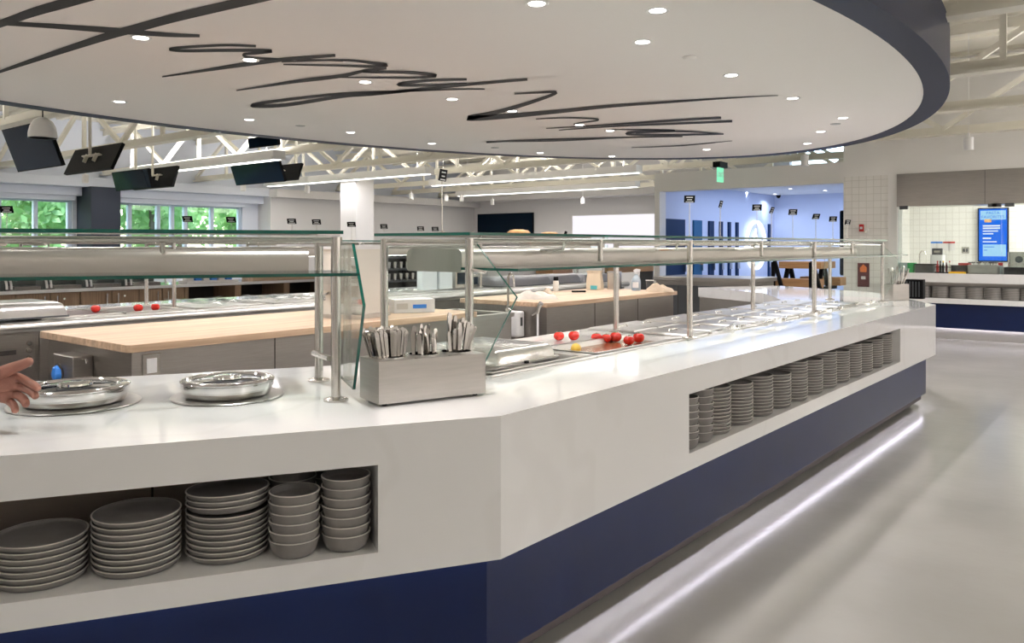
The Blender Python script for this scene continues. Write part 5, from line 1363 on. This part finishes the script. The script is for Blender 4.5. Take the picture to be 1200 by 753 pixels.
MB().box(-.02, .02, -.045, -.04, -.02, .02).build('pull_bar', M['white_pl'], t, world=False, smooth=False)
p = at(1016, 269, Y=YS)
t = thing('strobe_light', 'small white strobe beside the red fire alarm', 'strobe', (p.x, YS, p.z - .02))
MB().box(-.03, .03, -.03, -.001, -.05, .04).build('strobe_box', M['white_pl'], t, world=False, smooth=False, bevel=.004)
MB().box(-.02, .02, -.04, -.03, -.03, .0).build('lens', M['tube'], t, world=False, smooth=False)
p = at(914, 235, Y=YBB - .3)
t = thing('security_camera', 'small black ceiling camera in the corner of blue room', 'camera', (p.x, YBB - .4, 2.72))
MB().lathe([(0, -.02), (.06, -.02), (.06, 0), (0, 0)], seg=16).build('mount', M['white_pl'], t, world=False)
MB().lathe([(0, -.10), (.03, -.09), (.05, -.06), (.055, -.02), (0, -.02)], seg=16).build('dome', M['black'], t, world=False)

# ================================================================== PLACARDS on thin rods
def placard(pos, ang_, tilt, lb, h=.20, w_=.066, hh=.048, grp='black placards on rods'):
    t = thing('placard_stand', lb, 'placard', pos, ang_, grp)
    MB().lathe([(0, 0), (.022, 0), (.020, .004), (.005, .010)], seg=14).build('base', M['tube'], t, world=False)
    MB().tube([(0, 0, .005), (0, 0, h)], .0026, 6).build('rod', M['tube'], t, world=False)
    T = Matrix.Translation(Vector((0, -.004, h + hh * .45))) @ Matrix.Rotation(math.radians(tilt), 4, 'X')
    c = MB().box(-w_ / 2, w_ / 2, -.002, .002, -hh / 2, hh / 2, T=T).build('card', M['black'], t, world=False, smooth=False)
    q = MB()
    for k, (u, v) in enumerate(((.6, .012), (.45, -.004), (.7, -.018))): q.box(-w_ * u / 2, w_ * u / 2, -.0028, -.002, v - .0025, v + .0025, T=T)
    q.build('white_print', M['white_mark'], c, world=False, smooth=False)
    return t
ZS = ZT + .012
for i, (px, hgt, a_, ti) in enumerate(((518, .215, 1.9, 10), (808, .215, .55, 28), (844, .20, 1.75, 15), (887, .20, .5, 25), (904, .19, 1.6, 20), (929, .19, .6, 25), (956, .17, .95, 25), (976, .16, .65, 20), (993, .14, 1.1, 15))):
    p = at(px, 280, X=C0.x - .70); placard((p.x, p.y, ZS), a_, ti, 'black placard on thin rod above the near glass shelf, %s from the cutlery box' % ORD[i], hgt)
for i, (px, hgt) in enumerate(((8, .19), (220, .155), (271, .16), (342, .16), (371, .16), (412, .145), (450, .13), (493, .115), (510, .115))):
    p = at(px, 280, X=XF + .75); placard((p.x, p.y, ZS), .55 if px > 12 else .8, 22, 'black placard on thin rod above the far glass shelf, %s from its near end' % ORD[i], hgt, .092 if px < 450 else .08, .055)
# two round pies on the far top shelf
for px, w_, lb in ((608, .060, 'small golden pie on the near top glass shelf before wall screen'), (644, .045, 'smaller flat bread on the near top glass shelf beside golden pie')):
    p = at(px, 274, X=C0.x - .70)
    t = thing('round_pie', lb, 'pie', (p.x, p.y, ZS))
    MB().lathe([(0, 0), (w_ * .8, 0), (w_, .004), (w_ * .98, .005), (w_ * .75, .002), (0, .002)], seg=32).build('pie_plate', M['card'], t, world=False)
    q = MB().lathe([(w_ * .9, .003), (w_ * .88, .009), (w_ * .7, .018 if px == 608 else .011), (w_ * .35, .022 if px == 608 else .013), (0, .021 if px == 608 else .013)], seg=36)
    for v in q.v: v.z += random.uniform(-.0015, .0015)
    q.build('crust', M['crust'], t, world=False, ang=80)
p = at(662, 272, X=C0.x - .70)
t = thing('small_black_clip', 'small black tilted tag beside the flat bread on near shelf', 'tag', (p.x, p.y, ZS))
MB().box(-.007, .007, -.002, .002, .004, .02, T=Matrix.Rotation(.4, 4, 'Y')).build('tag_card', M['black'], t, world=False, smooth=False)
MB().box(-.008, .008, -.008, .008, 0, .005).build('foot', M['tube'], t, world=False, smooth=False)

# ================================================================== WALNUT CABINETS along the far side
XC = -10.4
def ycab(px): return at(px, 345, X=XC).y
edges = [ycab(-60), ycab(-22), ycab(18.5), ycab(58.8), ycab(94), ycab(131), ycab(163), ycab(190), ycab(217)]
doorsx = edges
for k in range(0, 8, 2):
    a, m_, b_ = edges[k], edges[k + 1], edges[k + 2]
    t = thing('walnut_cabinet', 'walnut two-door cabinet under the white top, %s from the near end' % ORD[k // 2], 'cabinet', (XC, m_, 0), 0, 'walnut cabinets')
    MB().box(XC - .60, XC - .02, a, b_, .10, .88).build('carcass', M['walnut'], t, smooth=False)
    MB().box(XC - .55, XC - .08, a + .02, b_ - .02, 0, .10).build('plinth', M['dark_in'], t, smooth=False)
    for s_, (y0_, y1_) in enumerate(((a, m_), (m_, b_))):
        d = MB().box(XC - .02, XC, y0_ + .006, y1_ - .006, .12, .872).build('door', M['walnut'], t, smooth=False)
        hy = y1_ - .07 if s_ == 0 else y0_ + .07
        MB().tube([(XC + .03, hy, .60), (XC + .03, hy, .84)], .008, 8).tube([(XC, hy, .64), (XC + .03, hy, .64)], .006, 6).tube([(XC, hy, .80), (XC + .03, hy, .80)], .006, 6).build('handle', M['tube'], d)
        if s_ == 1: MB().lathe([(0, 0), (.014, 0), (.014, .008), (0, .008)], (XC, hy + .09, .80), 12, T=Matrix.Rotation(PI / 2, 4, 'Y')).build('lock', M['tube'], d)
ye = [ycab(217), ycab(279), ycab(336), ycab(392)]
for k in range(3):
    a, b_ = ye[k], ye[k + 1]
    t = thing('open_plate_cabinet', 'open walnut plate cabinet, %s after the doored cabinets' % ORD[k], 'cabinet', (XC, (a + b_) / 2, 0), 0, 'open plate cabinets')
    for y_ in (a, b_ - .05): MB().box(XC - .60, XC, y_, y_ + .05, 0, .88).build('side_panel', M['walnut'], t, smooth=False)
    MB().box(XC - .60, XC - .57, a + .05, b_ - .05, 0, .88).build('back_panel', M['dark_in'], t, smooth=False)
    for z in (.10, .55): MB().box(XC - .57, XC - .02, a + .05, b_ - .05, z, z + .025).build('shelf', M['walnut'], t, smooth=False)
    n_ = 3
    for j in range(n_):
        yy = a + .22 + j * (b_ - a - .44) / (n_ - 1)
        pr_ = None
        for i in range(5):
            if k == 0 and j == 0 and i == 0:
                WP = MB().lathe([(0, 0), (.075, 0), (.104, .022), (.108, .022), (.076, .006), (0, .006)], seg=24).build('white_plate', M['white_pl'], ang=50); o = WP
            else: o = WP.copy(); COL.objects.link(o)
            o.location = (XC - .22, yy, .5756 + i * .0225)
            tag(o, 'white plate, %s, %s stack of %s open walnut cabinet' % (('bottom', 'second from bottom', 'middle', 'second from top', 'top')[i], ORD[j], ORD[k]), 'plate', 'white plates in open cabinets')
tp = thing('white_countertop', 'long white countertop over the walnut cabinets', 'countertop', (XC, edges[0], .88))
MB().box(XC - .75, XC + .04, edges[0], ye[3], .88, .92).build('top_slab', M['quartz'], tp, smooth=False, bevel=.004)
# curved glass display guards on that top
for i, (pa_, pb_) in enumerate(((-30, 10), (13, 57), (60, 104), (107, 150), (154, 196))):
    a, b_ = ycab(pa_), ycab(pb_)
    t = thing('curved_display_case', 'low curved glass display case on white top, %s from the near end' % ORD[i], 'display case', (XC - .4, (a + b_) / 2, .92), 0, 'curved display cases')
    arc = [(XC - .02 - .30 * (1 - math.cos(u)), .92 + .22 * math.sin(u)) for u in [PI / 2 * k / 6 for k in range(7)]]
    for y_ in (a, b_ - .02): MB().tube([(x_, y_ + .01, z_ + .015) for x_, z_ in arc], .014, 8).build('frame', M['white_pl'], t)
    q = MB()
    for k in range(6): q.add([(arc[k][0], a + .02, arc[k][1]), (arc[k + 1][0], a + .02, arc[k + 1][1]), (arc[k + 1][0], b_ - .02, arc[k + 1][1]), (arc[k][0], b_ - .02, arc[k][1])], [(0, 1, 2, 3)])
    so = q.build('curved_glass', M['glass'], t, ang=80); mm = so.modifiers.new('solid', 'SOLIDIFY'); mm.thickness = .006
    MB().box(XC - .62, XC - .32, a + .02, b_ - .02, .92, 1.15).build('display_back', M['cab_dark'], t, smooth=False)
    q = MB(); q.box(XC - .30, XC - .06, a + .06, b_ - .06, .92, .96); q.build('food_tray', DARKT, t, smooth=False)
p = at(245, 327, X=XC - .3)
t = thing('condiment_rack', 'blue and white sachet rack on the white countertop', 'rack', (p.x, p.y, .92))
MB().box(-.12, .12, -.40, .40, 0, .03).build('base', M['white_pl'], t, world=False, smooth=False)
for k in range(6): MB().box(-.08, .06, -.36 + k * .12, -.27 + k * .12, .03, .10).build('sachet_block', M['blue'] if k % 2 else M['card'], t, world=False, smooth=False)
p = at(330, 325, X=XC - .3)
t = thing('wooden_tray', 'pale wooden tray with amber rolls on the white countertop', 'tray', (p.x, p.y, .92))
MB().box(-.15, .15, -.6, .6, 0, .06).build('tray_board', M['butcher'], t, world=False, smooth=False)
for k in range(7): MB().lathe([(0, .055), (.06, .06), (.07, .085), (.04, .11), (0, .115)], (0, -.5 + k * .16, 0), 14).build('bread_roll', M['crust'], t, world=False)

# ================================================================== KITCHEN STATION behind
YK = 13.9
kx0, kx1 = XP1 + .16, 3.2
kc = thing('kitchen_counter', 'white back counter with navy base and plate niche below the hood', 'counter', (kx0, YK, 0))
q = MB(); q.box(kx0, kx1, YK, YK + .85, .875, 1.015); q.box(kx0, kx1, YK, YK + .4, .55, .63); q.box(kx0, kx1, YK + .38, YK + .85, .55, .875); q.build('counter_body', M['quartz'], kc, smooth=False)
MB().box(kx0, kx1, YK + .37, YK + .38, .63, .875).build('niche_back', M['steel_h'], kc, smooth=False)
MB().box(kx0, kx1, YK + .05, YK + .07, .17, .55).box(kx0, kx1, YK + .07, YK + .8, .35, .55).build('base_panel', M['navy'], kc, smooth=False)
MB().box(kx0, kx1, YK + .12, YK + .14, 0, .35).build('toe_kick', M['toe'], kc, smooth=False)
MB().box(kx0, kx1, YK + .085, YK + .105, .175, .185).build('light_strip', M['led'], kc, smooth=False)
P25 = None; wpl = at(1088, 340, Y=YK + .15).x - at(1067, 340, Y=YK + .15).x
centers = [1056, 1078, 1099.5, 1120.5, 1140, 1161, 1182.5, 1204]
for k, px in enumerate(centers):
    xx = at(px + 3, 340, Y=YK + .16).x
    for i in range(9):
        if P25 is None:
            P25 = plate_proto('serving_plate', .128, .024, 'plate', '', ''); o = P25
        else: o = P25.copy(); COL.objects.link(o)
        o.location = (xx, YK + .16, .6306 + i * .0195)
        tag(o, 'grey kitchen plate, %s of niche stack %s from cutlery box' % (('bottom', 'second from bottom', 'third from bottom', 'fourth from bottom', 'middle', 'fourth from top', 'third from top', 'second from top', 'top')[i], ORD[k]), 'plate', 'plates in the kitchen niche')
# hood
hx0 = XP1 + .14
hd = thing('exhaust_hood', 'wide brushed steel exhaust hood over the kitchen station', 'hood', (hx0, YS, 2.07))
MB().box(hx0, XR - .3, YS - .05, YS + .03, 2.07, 2.60).build('front_panel', M['steel_h'], hd, smooth=False)
MB().box(hx0, XR - .3, YS + .03, YS + 1.6, 2.12, 2.16).build('baffle', M['steel'], hd, smooth=False)
for k in range(1, 4): MB().box(hx0 + k * 1.25 - .003, hx0 + k * 1.25 + .003, YS - .052, YS - .05, 2.08, 2.59).build('panel_seam', M['cab_dark'], hd, smooth=False)
for k in range(4):
    d = MB().lathe([(0, -.01), (.09, -.01), (.10, 0), (0, 0)], (hx0 + .6 + k * 1.15, YS + .35, 2.12), 20).build('hood_lamp', M['lamp'], hd)
# glass screens on the kitchen counter
ks = thing('kitchen_glass_screen', 'clear glass screens standing on the kitchen counter', 'glass screen', (hx0, YK + .12, 1.015))
xs_ = [at(1052, 300, Y=YK + .12).x, at(1174, 300, Y=YK + .12).x, at(1215, 300, Y=YK + .12).x + 1.2]
for k in range(2):
    q = MB(); q.slab([(xs_[k] + .006, YK + .12, 1.02), (xs_[k + 1] - .006, YK + .12, 1.02), (xs_[k + 1] - .006, YK + .12, 2.07), (xs_[k] + .006, YK + .12, 2.07)], (0, .01, 0), 0, 1); q.build('pane', [M['glass'], M['glass_edge']], ks, smooth=False)
for x_ in (xs_[0] + .09, xs_[0] + 1.38, xs_[1] - .12, xs_[1] + .1):
    MB().box(x_ - .06, x_ + .06, YK + .10, YK + .15, 2.02, 2.075).build('clamp', M['cab_dark'], ks, smooth=False)
# menu screen
a, b_ = at(1147, 245, Y=17.3), at(1180, 305, Y=17.3)
t = thing('menu_screen', 'tall bright blue menu screen on the kitchen tile wall', 'screen', ((a.x + b_.x) / 2, 17.4, 1.2))
zt, zb = a.z, 1.16
MB().box(a.x - .02, b_.x + .02, 17.32, 17.40, zb - .02, zt + .02).build('casing', M['black'], t, smooth=False)
MB().box(a.x, b_.x, 17.315, 17.32, zb, zt).build('display', emit_mat('menu_blue', (0.005, 0.16, 0.90), 1.0), t, smooth=False)
lb_ = emit_mat('menu_pale_blue', (0.42, 0.72, 1.0), 1.0); wh_ = emit_mat('menu_white', (0.9, 0.95, 1.0), 1.0); db_ = emit_mat('menu_text_blue', (0.02, 0.22, 0.85), 1.0)
wd_ = b_.x - a.x
MB().box(a.x + .05 * wd_, b_.x - .04 * wd_, 17.312, 17.315, zt - .20, zt - .03).build('title_bar', lb_, t, smooth=False)
text('PASTA\nFAVORITES', .075, ((a.x + b_.x) / 2 - (a.x + b_.x) / 2, 17.309 - 17.4, zt - .115 - 1.2), (PI / 2, 0, 0), db_, t)
for k, (u, v, h_) in enumerate(((.62, .30, .028), (.62, .345, .028), (.55, .40, .022), (.38, .45, .022), (.30, .53, .03), (.50, .60, .02))):
    MB().box(a.x + .14 * wd_, a.x + (.14 + u) * wd_, 17.311, 17.315, zt - v - h_, zt - v).build('text_line', wh_, t, smooth=False)
MB().box(a.x + .14 * wd_, b_.x - .04 * wd_, 17.312, 17.315, zt - .88, zt - .66).build('price_box', lb_, t, smooth=False)
MB().box(a.x + .2 * wd_, a.x + .45 * wd_, 17.309, 17.312, zt - .22 - .03, zt - .19).build('food_picture', M['crust'], t, smooth=False)
for k, u in enumerate((.70, .76)): MB().box(a.x + .18 * wd_, a.x + (.55 - .25 * k) * wd_, 17.309, 17.312, zt - u - .012, zt - u).build('text_line', db_, t, smooth=False)
# kitchen goods on the counter
KZ = 1.015
def kat(px, d=.30): return at(px, 315, Y=YK + d).x
x_ = kat(1064); t = thing('green_bin', 'green and clear plastic bin at the end of kitchen counter', 'bin', (x_, YK + .35, KZ))
MB().rbox(.0, .10, -.1, .1, 0, .15, .02).build('green_side', M['green'], t, world=False)
MB().rbox(-.13, .0, -.1, .1, 0, .15, .02).build('clear_side', mat('grey_clear_plastic', (.45, .52, .52), .2), t, world=False)
x_ = kat(1085.5); t = thing('black_food_tub', 'black rectangular food tub beside the green bin', 'tub', (x_, YK + .32, KZ))
MB().rbox(-.14, .14, -.14, .14, 0, .12, .02).build('tub_body', M['cab_dark'], t, world=False); MB().rbox(-.15, .15, -.15, .15, .12, .135, .02).build('tub_rim', M['black'], t, world=False)
x_ = kat(1124); t = thing('black_food_tub', 'black food tub holding a red lid behind the cutlery caddy', 'tub', (x_, YK + .45, KZ))
MB().rbox(-.15, .15, -.12, .12, 0, .12, .02).build('tub_body', M['cab_dark'], t, world=False); MB().rbox(-.02, .13, -.12, .1, .12, .155, .01).build('red_lid', M['red'], t, world=False)
x_ = kat(1107); t = thing('condiment_caddy', 'wire caddy of dark sauce bottles on kitchen counter', 'caddy', (x_, YK + .22, KZ))
q = MB()
for z in (.01, .09): q.tube([(-.11, -.06, z), (.11, -.06, z), (.11, .06, z), (-.11, .06, z), (-.11, -.06, z)], .005, 6)
q.box(-.11, .11, -.06, .06, 0, .008); q.build('wire_frame', M['black'], t, world=False)
for k, (u, c) in enumerate(((-.085, M['red']), (-.045, M['dark_in']), (-.005, M['dark_in']), (.04, M['maroon']), (.085, M['cream_pl']))):
    o = thing('sauce_bottle', 'sauce bottle in the wire caddy, %s from the black tub' % ORD[k], 'bottle', (x_ + u, YK + .22, KZ + .0085), 0, 'sauce bottles in caddy')
    MB().lathe([(0, 0), (.019, 0), (.019, .10), (.009, .13), (.009, .155), (0, .155)], seg=12).build('bottle_body', c, o, world=False)
    MB().lathe([(0, .155), (.011, .155), (.010, .18), (0, .18)], seg=12).build('cap', (M['red'], M['black'], M['yellow'], M['white_pl'], M['red'])[k], o, world=False)
x_ = kat(1124, .12); t = thing('yellow_tray', 'flat yellow tray lying beside the steel utensil bin', 'tray', (x_, YK + .06, KZ))
MB().rbox(-.13, .10, -.05, .05, 0, .025, .02).build('tray_body', M['yellow'], t, world=False)
MB().rbox(-.11, .08, -.035, .035, .025, .028, .012).build('tray_inset', M['orange'], t, world=False)
x_ = kat(1152.5, .26); t = thing('utensil_bin', 'steel bin of ladles and tongs on the kitchen counter', 'bin', (x_, YK + .26, KZ))
q = MB(); q.box(-.20, .20, -.10, -.095, 0, .13); q.box(-.20, .20, .095, .10, 0, .13); q.box(-.20, -.195, -.1, .1, 0, .13); q.box(.195, .20, -.1, .1, 0, .13); q.box(-.2, .2, -.1, .1, 0, .006); q.build('bin_body', M['steel_h'], t, world=False, smooth=False)
for k in range(9):
    u = -.16 + k * .04; o = thing('ladle', 'steel ladle in the kitchen bin, %s from its tub side' % ORD[k], 'ladle', (x_ + u, YK + .26 + random.uniform(-.04, .04), KZ + .007), 0, 'ladles in the kitchen bin')
    lx = random.uniform(-.02, .02)
    MB().tube([(0, 0, 0), (lx, 0, .15)], .004, 6).build('handle', M['tube'] if k % 3 else M['black'], o, world=False)
    MB().lathe([(0, 0), (.025, .006), (.03, .025), (.028, .025), (.022, .009), (0, .004)], (lx, 0, .145), 12).build('bowl', M['chrome'], o, world=False)
x_ = at(1099, 290, Y=16.6).x; t = thing('blender_machine', 'white kitchen machine with dark hopper behind the sauce caddy', 'appliance', (x_, 16.6, .9))
MB().rbox(-.11, .11, -.12, .12, 0, .37, .03).build('machine_body', M['white_pl'], t, world=False)
MB().prism([(-.085, -.07), (.085, -.07), (.07, .07), (-.07, .07)], .37, .49).build('hopper', M['cab_dark'], t, world=False, smooth=False)
MB().box(-.05, .05, -.073, -.07, .41, .45).build('hopper_label', M['tube'], t, world=False, smooth=False)
kb = thing('steel_prep_bench', 'steel prep bench against the kitchen tile wall', 'bench', (-.5, 17.0, 0))
MB().box(XO1 + .32, 4.0, 16.3, 17.38, .86, .90).build('bench_top', M['steel_h'], kb, smooth=False)
for x_ in (XO1 + .4, -.8, 1.5, 3.9):
    for y_ in (16.36, 17.3): MB().tube([(x_, y_, 0), (x_, y_, .86)], .025, 8).build('leg', M['tube'], kb)
x_ = at(1076, 300, Y=17.0).x; t = thing('kitchen_tap', 'thin steel tap at the kitchen tile wall', 'tap', (x_, 17.1, .90))
MB().tube([(0, 0, 0), (0, 0, .38), (.05, -.05, .44), (.12, -.12, .42), (.14, -.14, .36)], .014, 8).build('spout', M['tube'], t, world=False)
MB().tube([(-.08, 0, .0), (-.08, 0, .10), (-.12, -.03, .13)], .012, 8).build('handle', M['tube'], t, world=False)
for i, (pa_, c, lb) in enumerate(((1090, 'blue', 'small notice with blue header on the kitchen tile wall'), (1103.5, 'blue', 'second notice with blue header next to the red ones'), (1105, 'red', 'small notice with red header on kitchen tiles'), (1118, 'red', 'last notice with red header nearest the menu screen'))):
    x_ = at((1094.5, 1101.0, 1109, 1115.5)[i], 286, Y=17.4).x; z_ = at(1100, 286, Y=17.4).z
    t = thing('wall_notice', lb, 'notice', (x_, 17.4, z_), 0, 'wall notices')
    MB().box(-.055, .055, -.006, -.001, -.12, .05).build('paper_sheet', M['card'], t, world=False, smooth=False)
    MB().box(-.055, .055, -.008, -.006, .018, .05).build('header', M[c], t, world=False, smooth=False)
x_ = at(1131.5, 293, Y=17.4).x; z_ = at(1131, 293, Y=17.4).z
t = thing('wall_socket', 'small grey double socket on the kitchen tile wall', 'outlet', (x_, 17.4, z_))
MB().box(-.06, .06, -.012, -.001, -.06, .06).build('face_plate', M['tube'], t, world=False, smooth=False)
for u in (-.025, .025): MB().box(u - .015, u + .015, -.014, -.012, -.03, .03).build('socket', M['cab_dark'], t, world=False, smooth=False)
x_ = at(1198, 300, Y=YK + .5).x; t = thing('coffee_urn', 'steel and black machine at the frame edge of kitchen counter', 'appliance', (x_, YK + .5, KZ))
MB().rbox(-.22, .25, -.2, .2, 0, .10, .03).build('base', M['black'], t, world=False); MB().rbox(-.17, .25, -.18, .18, .10, .33, .05).build('urn_body', M['tube'], t, world=False)
MB().lathe([(0, 0), (.05, 0), (.05, .012), (0, .012)], (-.02, -.18, .22), 20, T=Matrix.Rotation(PI / 2, 4, 'X')).build('dial', M['cab_dark'], t, world=False)
x_ = at(1172.5, 315, Y=YK + .48).x; t = thing('red_bottle', 'red topped clear bottle beside the steel utensil bin', 'bottle', (x_, YK + .48, KZ))
MB().lathe([(0, 0), (.04, 0), (.04, .10), (.03, .12), (0, .12)], seg=16).build('bottle_body', mat('pale_bottle', (.6, .68, .70), .2), t, world=False); MB().lathe([(0, .12), (.032, .12), (.032, .165), (0, .165)], seg=16).build('cap', M['red'], t, world=False)

# ================================================================== PERSON reaching over the counter (only the hand is in frame)
SKIN = mat('skin', (0.33, 0.145, 0.105), 0.5, var=0.12, vscale=25, bump=0.12, bscale=90)
HF = 2.32
def hp(px, py, df=0.0): return at(px, py, f=HF + df)
def skin_mesh(name, verts, edges, radii, m, parent, root=0, sub=2):
    me = bpy.data.meshes.new(name); me.from_pydata([tuple(v) for v in verts], edges, []); me.materials.append(m)
    o = bpy.data.objects.new(name, me); COL.objects.link(o)
    sk_ = o.modifiers.new('skin', 'SKIN'); sk_.use_smooth_shade = True
    for i, r in enumerate(radii):
        d = me.skin_vertices[0].data[i]; d.radius = (r, r) if not isinstance(r, tuple) else r; d.use_root = (i == root)
    s_ = o.modifiers.new('sub', 'SUBSURF'); s_.levels = sub; s_.render_levels = sub
    if parent is not None:
        o.parent = parent
        inv = ROOT[parent].inverted()
        for v in me.vertices: v.co = inv @ v.co
    return o
wr = hp(-34, 452)
# standing place on the customer side, outside the frame
base = LF(-2.02, -0.24); base = Vector((base.x, base.y, 0))
fw = Vector((NL.x, NL.y, 0)); rt_ = Vector((DL.x, DL.y, 0)); upv = Vector((0, 0, 1))
def B(r, f, z): return base + rt_ * r + fw * f + upv * z
per = thing('person', 'person reaching a bare hand over the counter beside the chafing dish', 'person', base)
V, Ed, Rd = [], [], []
def nv(p, r, par=None):
    V.append(Vector(p)); Rd.append(r)
    if par is not None: Ed.append((par, len(V) - 1))
    return len(V) - 1
pel = nv(B(0, -.02, .94), .145)
sp1 = nv(B(0, .0, 1.12), .125, pel); sp2 = nv(B(0, .04, 1.30), .14, sp1); nk = nv(B(0, .06, 1.47), .058, sp2); 
hd0 = nv(B(0, .085, 1.56), .075, nk); hd1 = nv(B(0, .095, 1.66), .092, hd0); hd2 = nv(B(0, .085, 1.74), .07, hd1)
shR = nv(B(.19, .07, 1.40), .062, sp2)
sh = V[shR]; mid = (sh + wr) / 2; el = mid + Vector((0, 0, -.07)) - fw * .02 + rt_ * .05
eR = nv(el, .043, shR); f1 = nv(el.lerp(wr, .5), .040, eR); wR = nv(wr, .028, f1)
shL = nv(B(-.19, .04, 1.40), .062, sp2); eL = nv(B(-.25, .02, 1.12), .043, shL); wL = nv(B(-.24, .12, .90), .028, eL); nv(B(-.235, .15, .82), .036, wL); pL = len(V) - 1
for k in range(4):
    a = nv(B(-.26 + .022 * k, .17, .76), .0095, pL); nv(B(-.255 + .022 * k, .185, .71), .0085, a)
a = nv(B(-.205, .19, .81), .0105, pL); nv(B(-.20, .215, .77), .009, a)
for s_ in (-1, 1):
    h_ = nv(B(.10 * s_, -.02, .86), .092, pel); k_ = nv(B(.11 * s_, .0, .48), .062, h_); a_ = nv(B(.11 * s_, -.03, .09), .042, k_); nv(B(.115 * s_, .09, .045), .038, a_)
# right hand: palm, four fingers, thumb (thumb up, fingers pointing along the counter)
pm = nv(hp(-12, 450), (.034), wR); pk = nv(hp(7, 450), .033, pm)
lowp = nv(hp(3, 464, .0), .029, pm)
fing = [[(20, 441, .0, .0145), (32, 447, -.012, .0130), (41, 452, -.022, .012), (47, 457, -.028, .0105)],
        [(22, 451, .004, .0145), (33, 456, -.010, .0130), (40, 461, -.024, .012), (43, 467, -.032, .0105)],
        [(18, 461, .006, .014), (26, 466, -.012, .0128), (30, 471, -.028, .0118), (31, 477, -.036, .0100)],
        [(10, 469, .006, .013), (16, 474, -.012, .0115), (18, 479, -.026, .0108), (18, 484, -.032, .0092)]]
for k, ch in enumerate(fing):
    pr_ = pk if k < 2 else lowp
    for (px, py, df, r) in ch: pr_ = nv(hp(px, py, df), r, pr_)
tb = pm
for px, py, df, r in ((0, 438, -.012, .022), (12, 432, -.02, .0185), (26, 427, -.024, .0155), (38, 421.5, -.026, .0125)): tb = nv(hp(px, py, df), r, tb)
skin_mesh('body', V, Ed, Rd, SKIN, per, 0, 2)
# face, hair
fc_ = V[hd1]
for s_ in (-1, 1):
    p = fc_ + fw * .083 + rt_ * .031 * s_ + upv * .0
    e_ = MB().lathe([(0, -.012), (.008, -.009), (.012, 0), (.008, .009), (0, .012)], p, 12).build('eye', M['white_pl'], per)
    p2 = fc_ + rt_ * .088 * s_ + upv * -.01 - fw * .005
    MB().lathe([(0, -.028), (.012, -.02), (.016, 0), (.013, .02), (0, .03)], p2, 12).build('ear', SKIN, per)
MB().tube([fc_ + fw * .085 + upv * .0, fc_ + fw * .105 - upv * .03, fc_ + fw * .085 - upv * .038], [.008, .014, .008], 10).build('nose', SKIN, per)
MB().tube([fc_ + fw * .078 + rt_ * -.022 - upv * .062, fc_ + fw * .088 - upv * .062, fc_ + fw * .078 + rt_ * .022 - upv * .062], .005, 8).build('mouth', mat('lips', (.35, .10, .09), .5), per)
q = MB().lathe([(.098, -.02), (.104, .03), (.09, .08), (.05, .115), (0, .122)], fc_ - fw * .012, 24); q.build('hair', mat('dark_hair', (.02, .014, .01), .6, bump=.5, bscale=80), per)
# clothes
CL = mat('blue_shirt_cloth', (.10, .16, .30), .9, bump=.2, bscale=60); TR_ = mat('dark_trousers', (.03, .03, .04), .9)
sv = [V[pel], V[sp1], V[sp2], V[shR], V[eR].lerp(V[shR], .25), V[shL], V[eL].lerp(V[shL], .25)]
skin_mesh('shirt', sv, [(0, 1), (1, 2), (2, 3), (3, 4), (2, 5), (5, 6)], [.165, .15, .165, .082, .062, .082, .062], CL, per)
tv, te, trr = [B(0, -.02, .96)], [], [.155]
for s_ in (-1, 1):
    k = len(tv); tv += [B(.10 * s_, -.02, .84), B(.11 * s_, .0, .48), B(.11 * s_, -.03, .12)]; te += [(0, k), (k, k + 1), (k + 1, k + 2)]; trr += [.11, .082, .068]
skin_mesh('trousers', tv, te, trr, TR_, per)
for s_ in (-1, 1): MB().lathe([(0, 0), (.05, 0), (.052, .03), (.045, .07), (.0, .085)], B(.112 * s_, .03, 0), 20, sx=1.0, sy=2.4, T=Matrix.Rotation(math.atan2(fw.y, fw.x) - PI / 2, 4, 'Z')).build('shoe', M['black'], per)
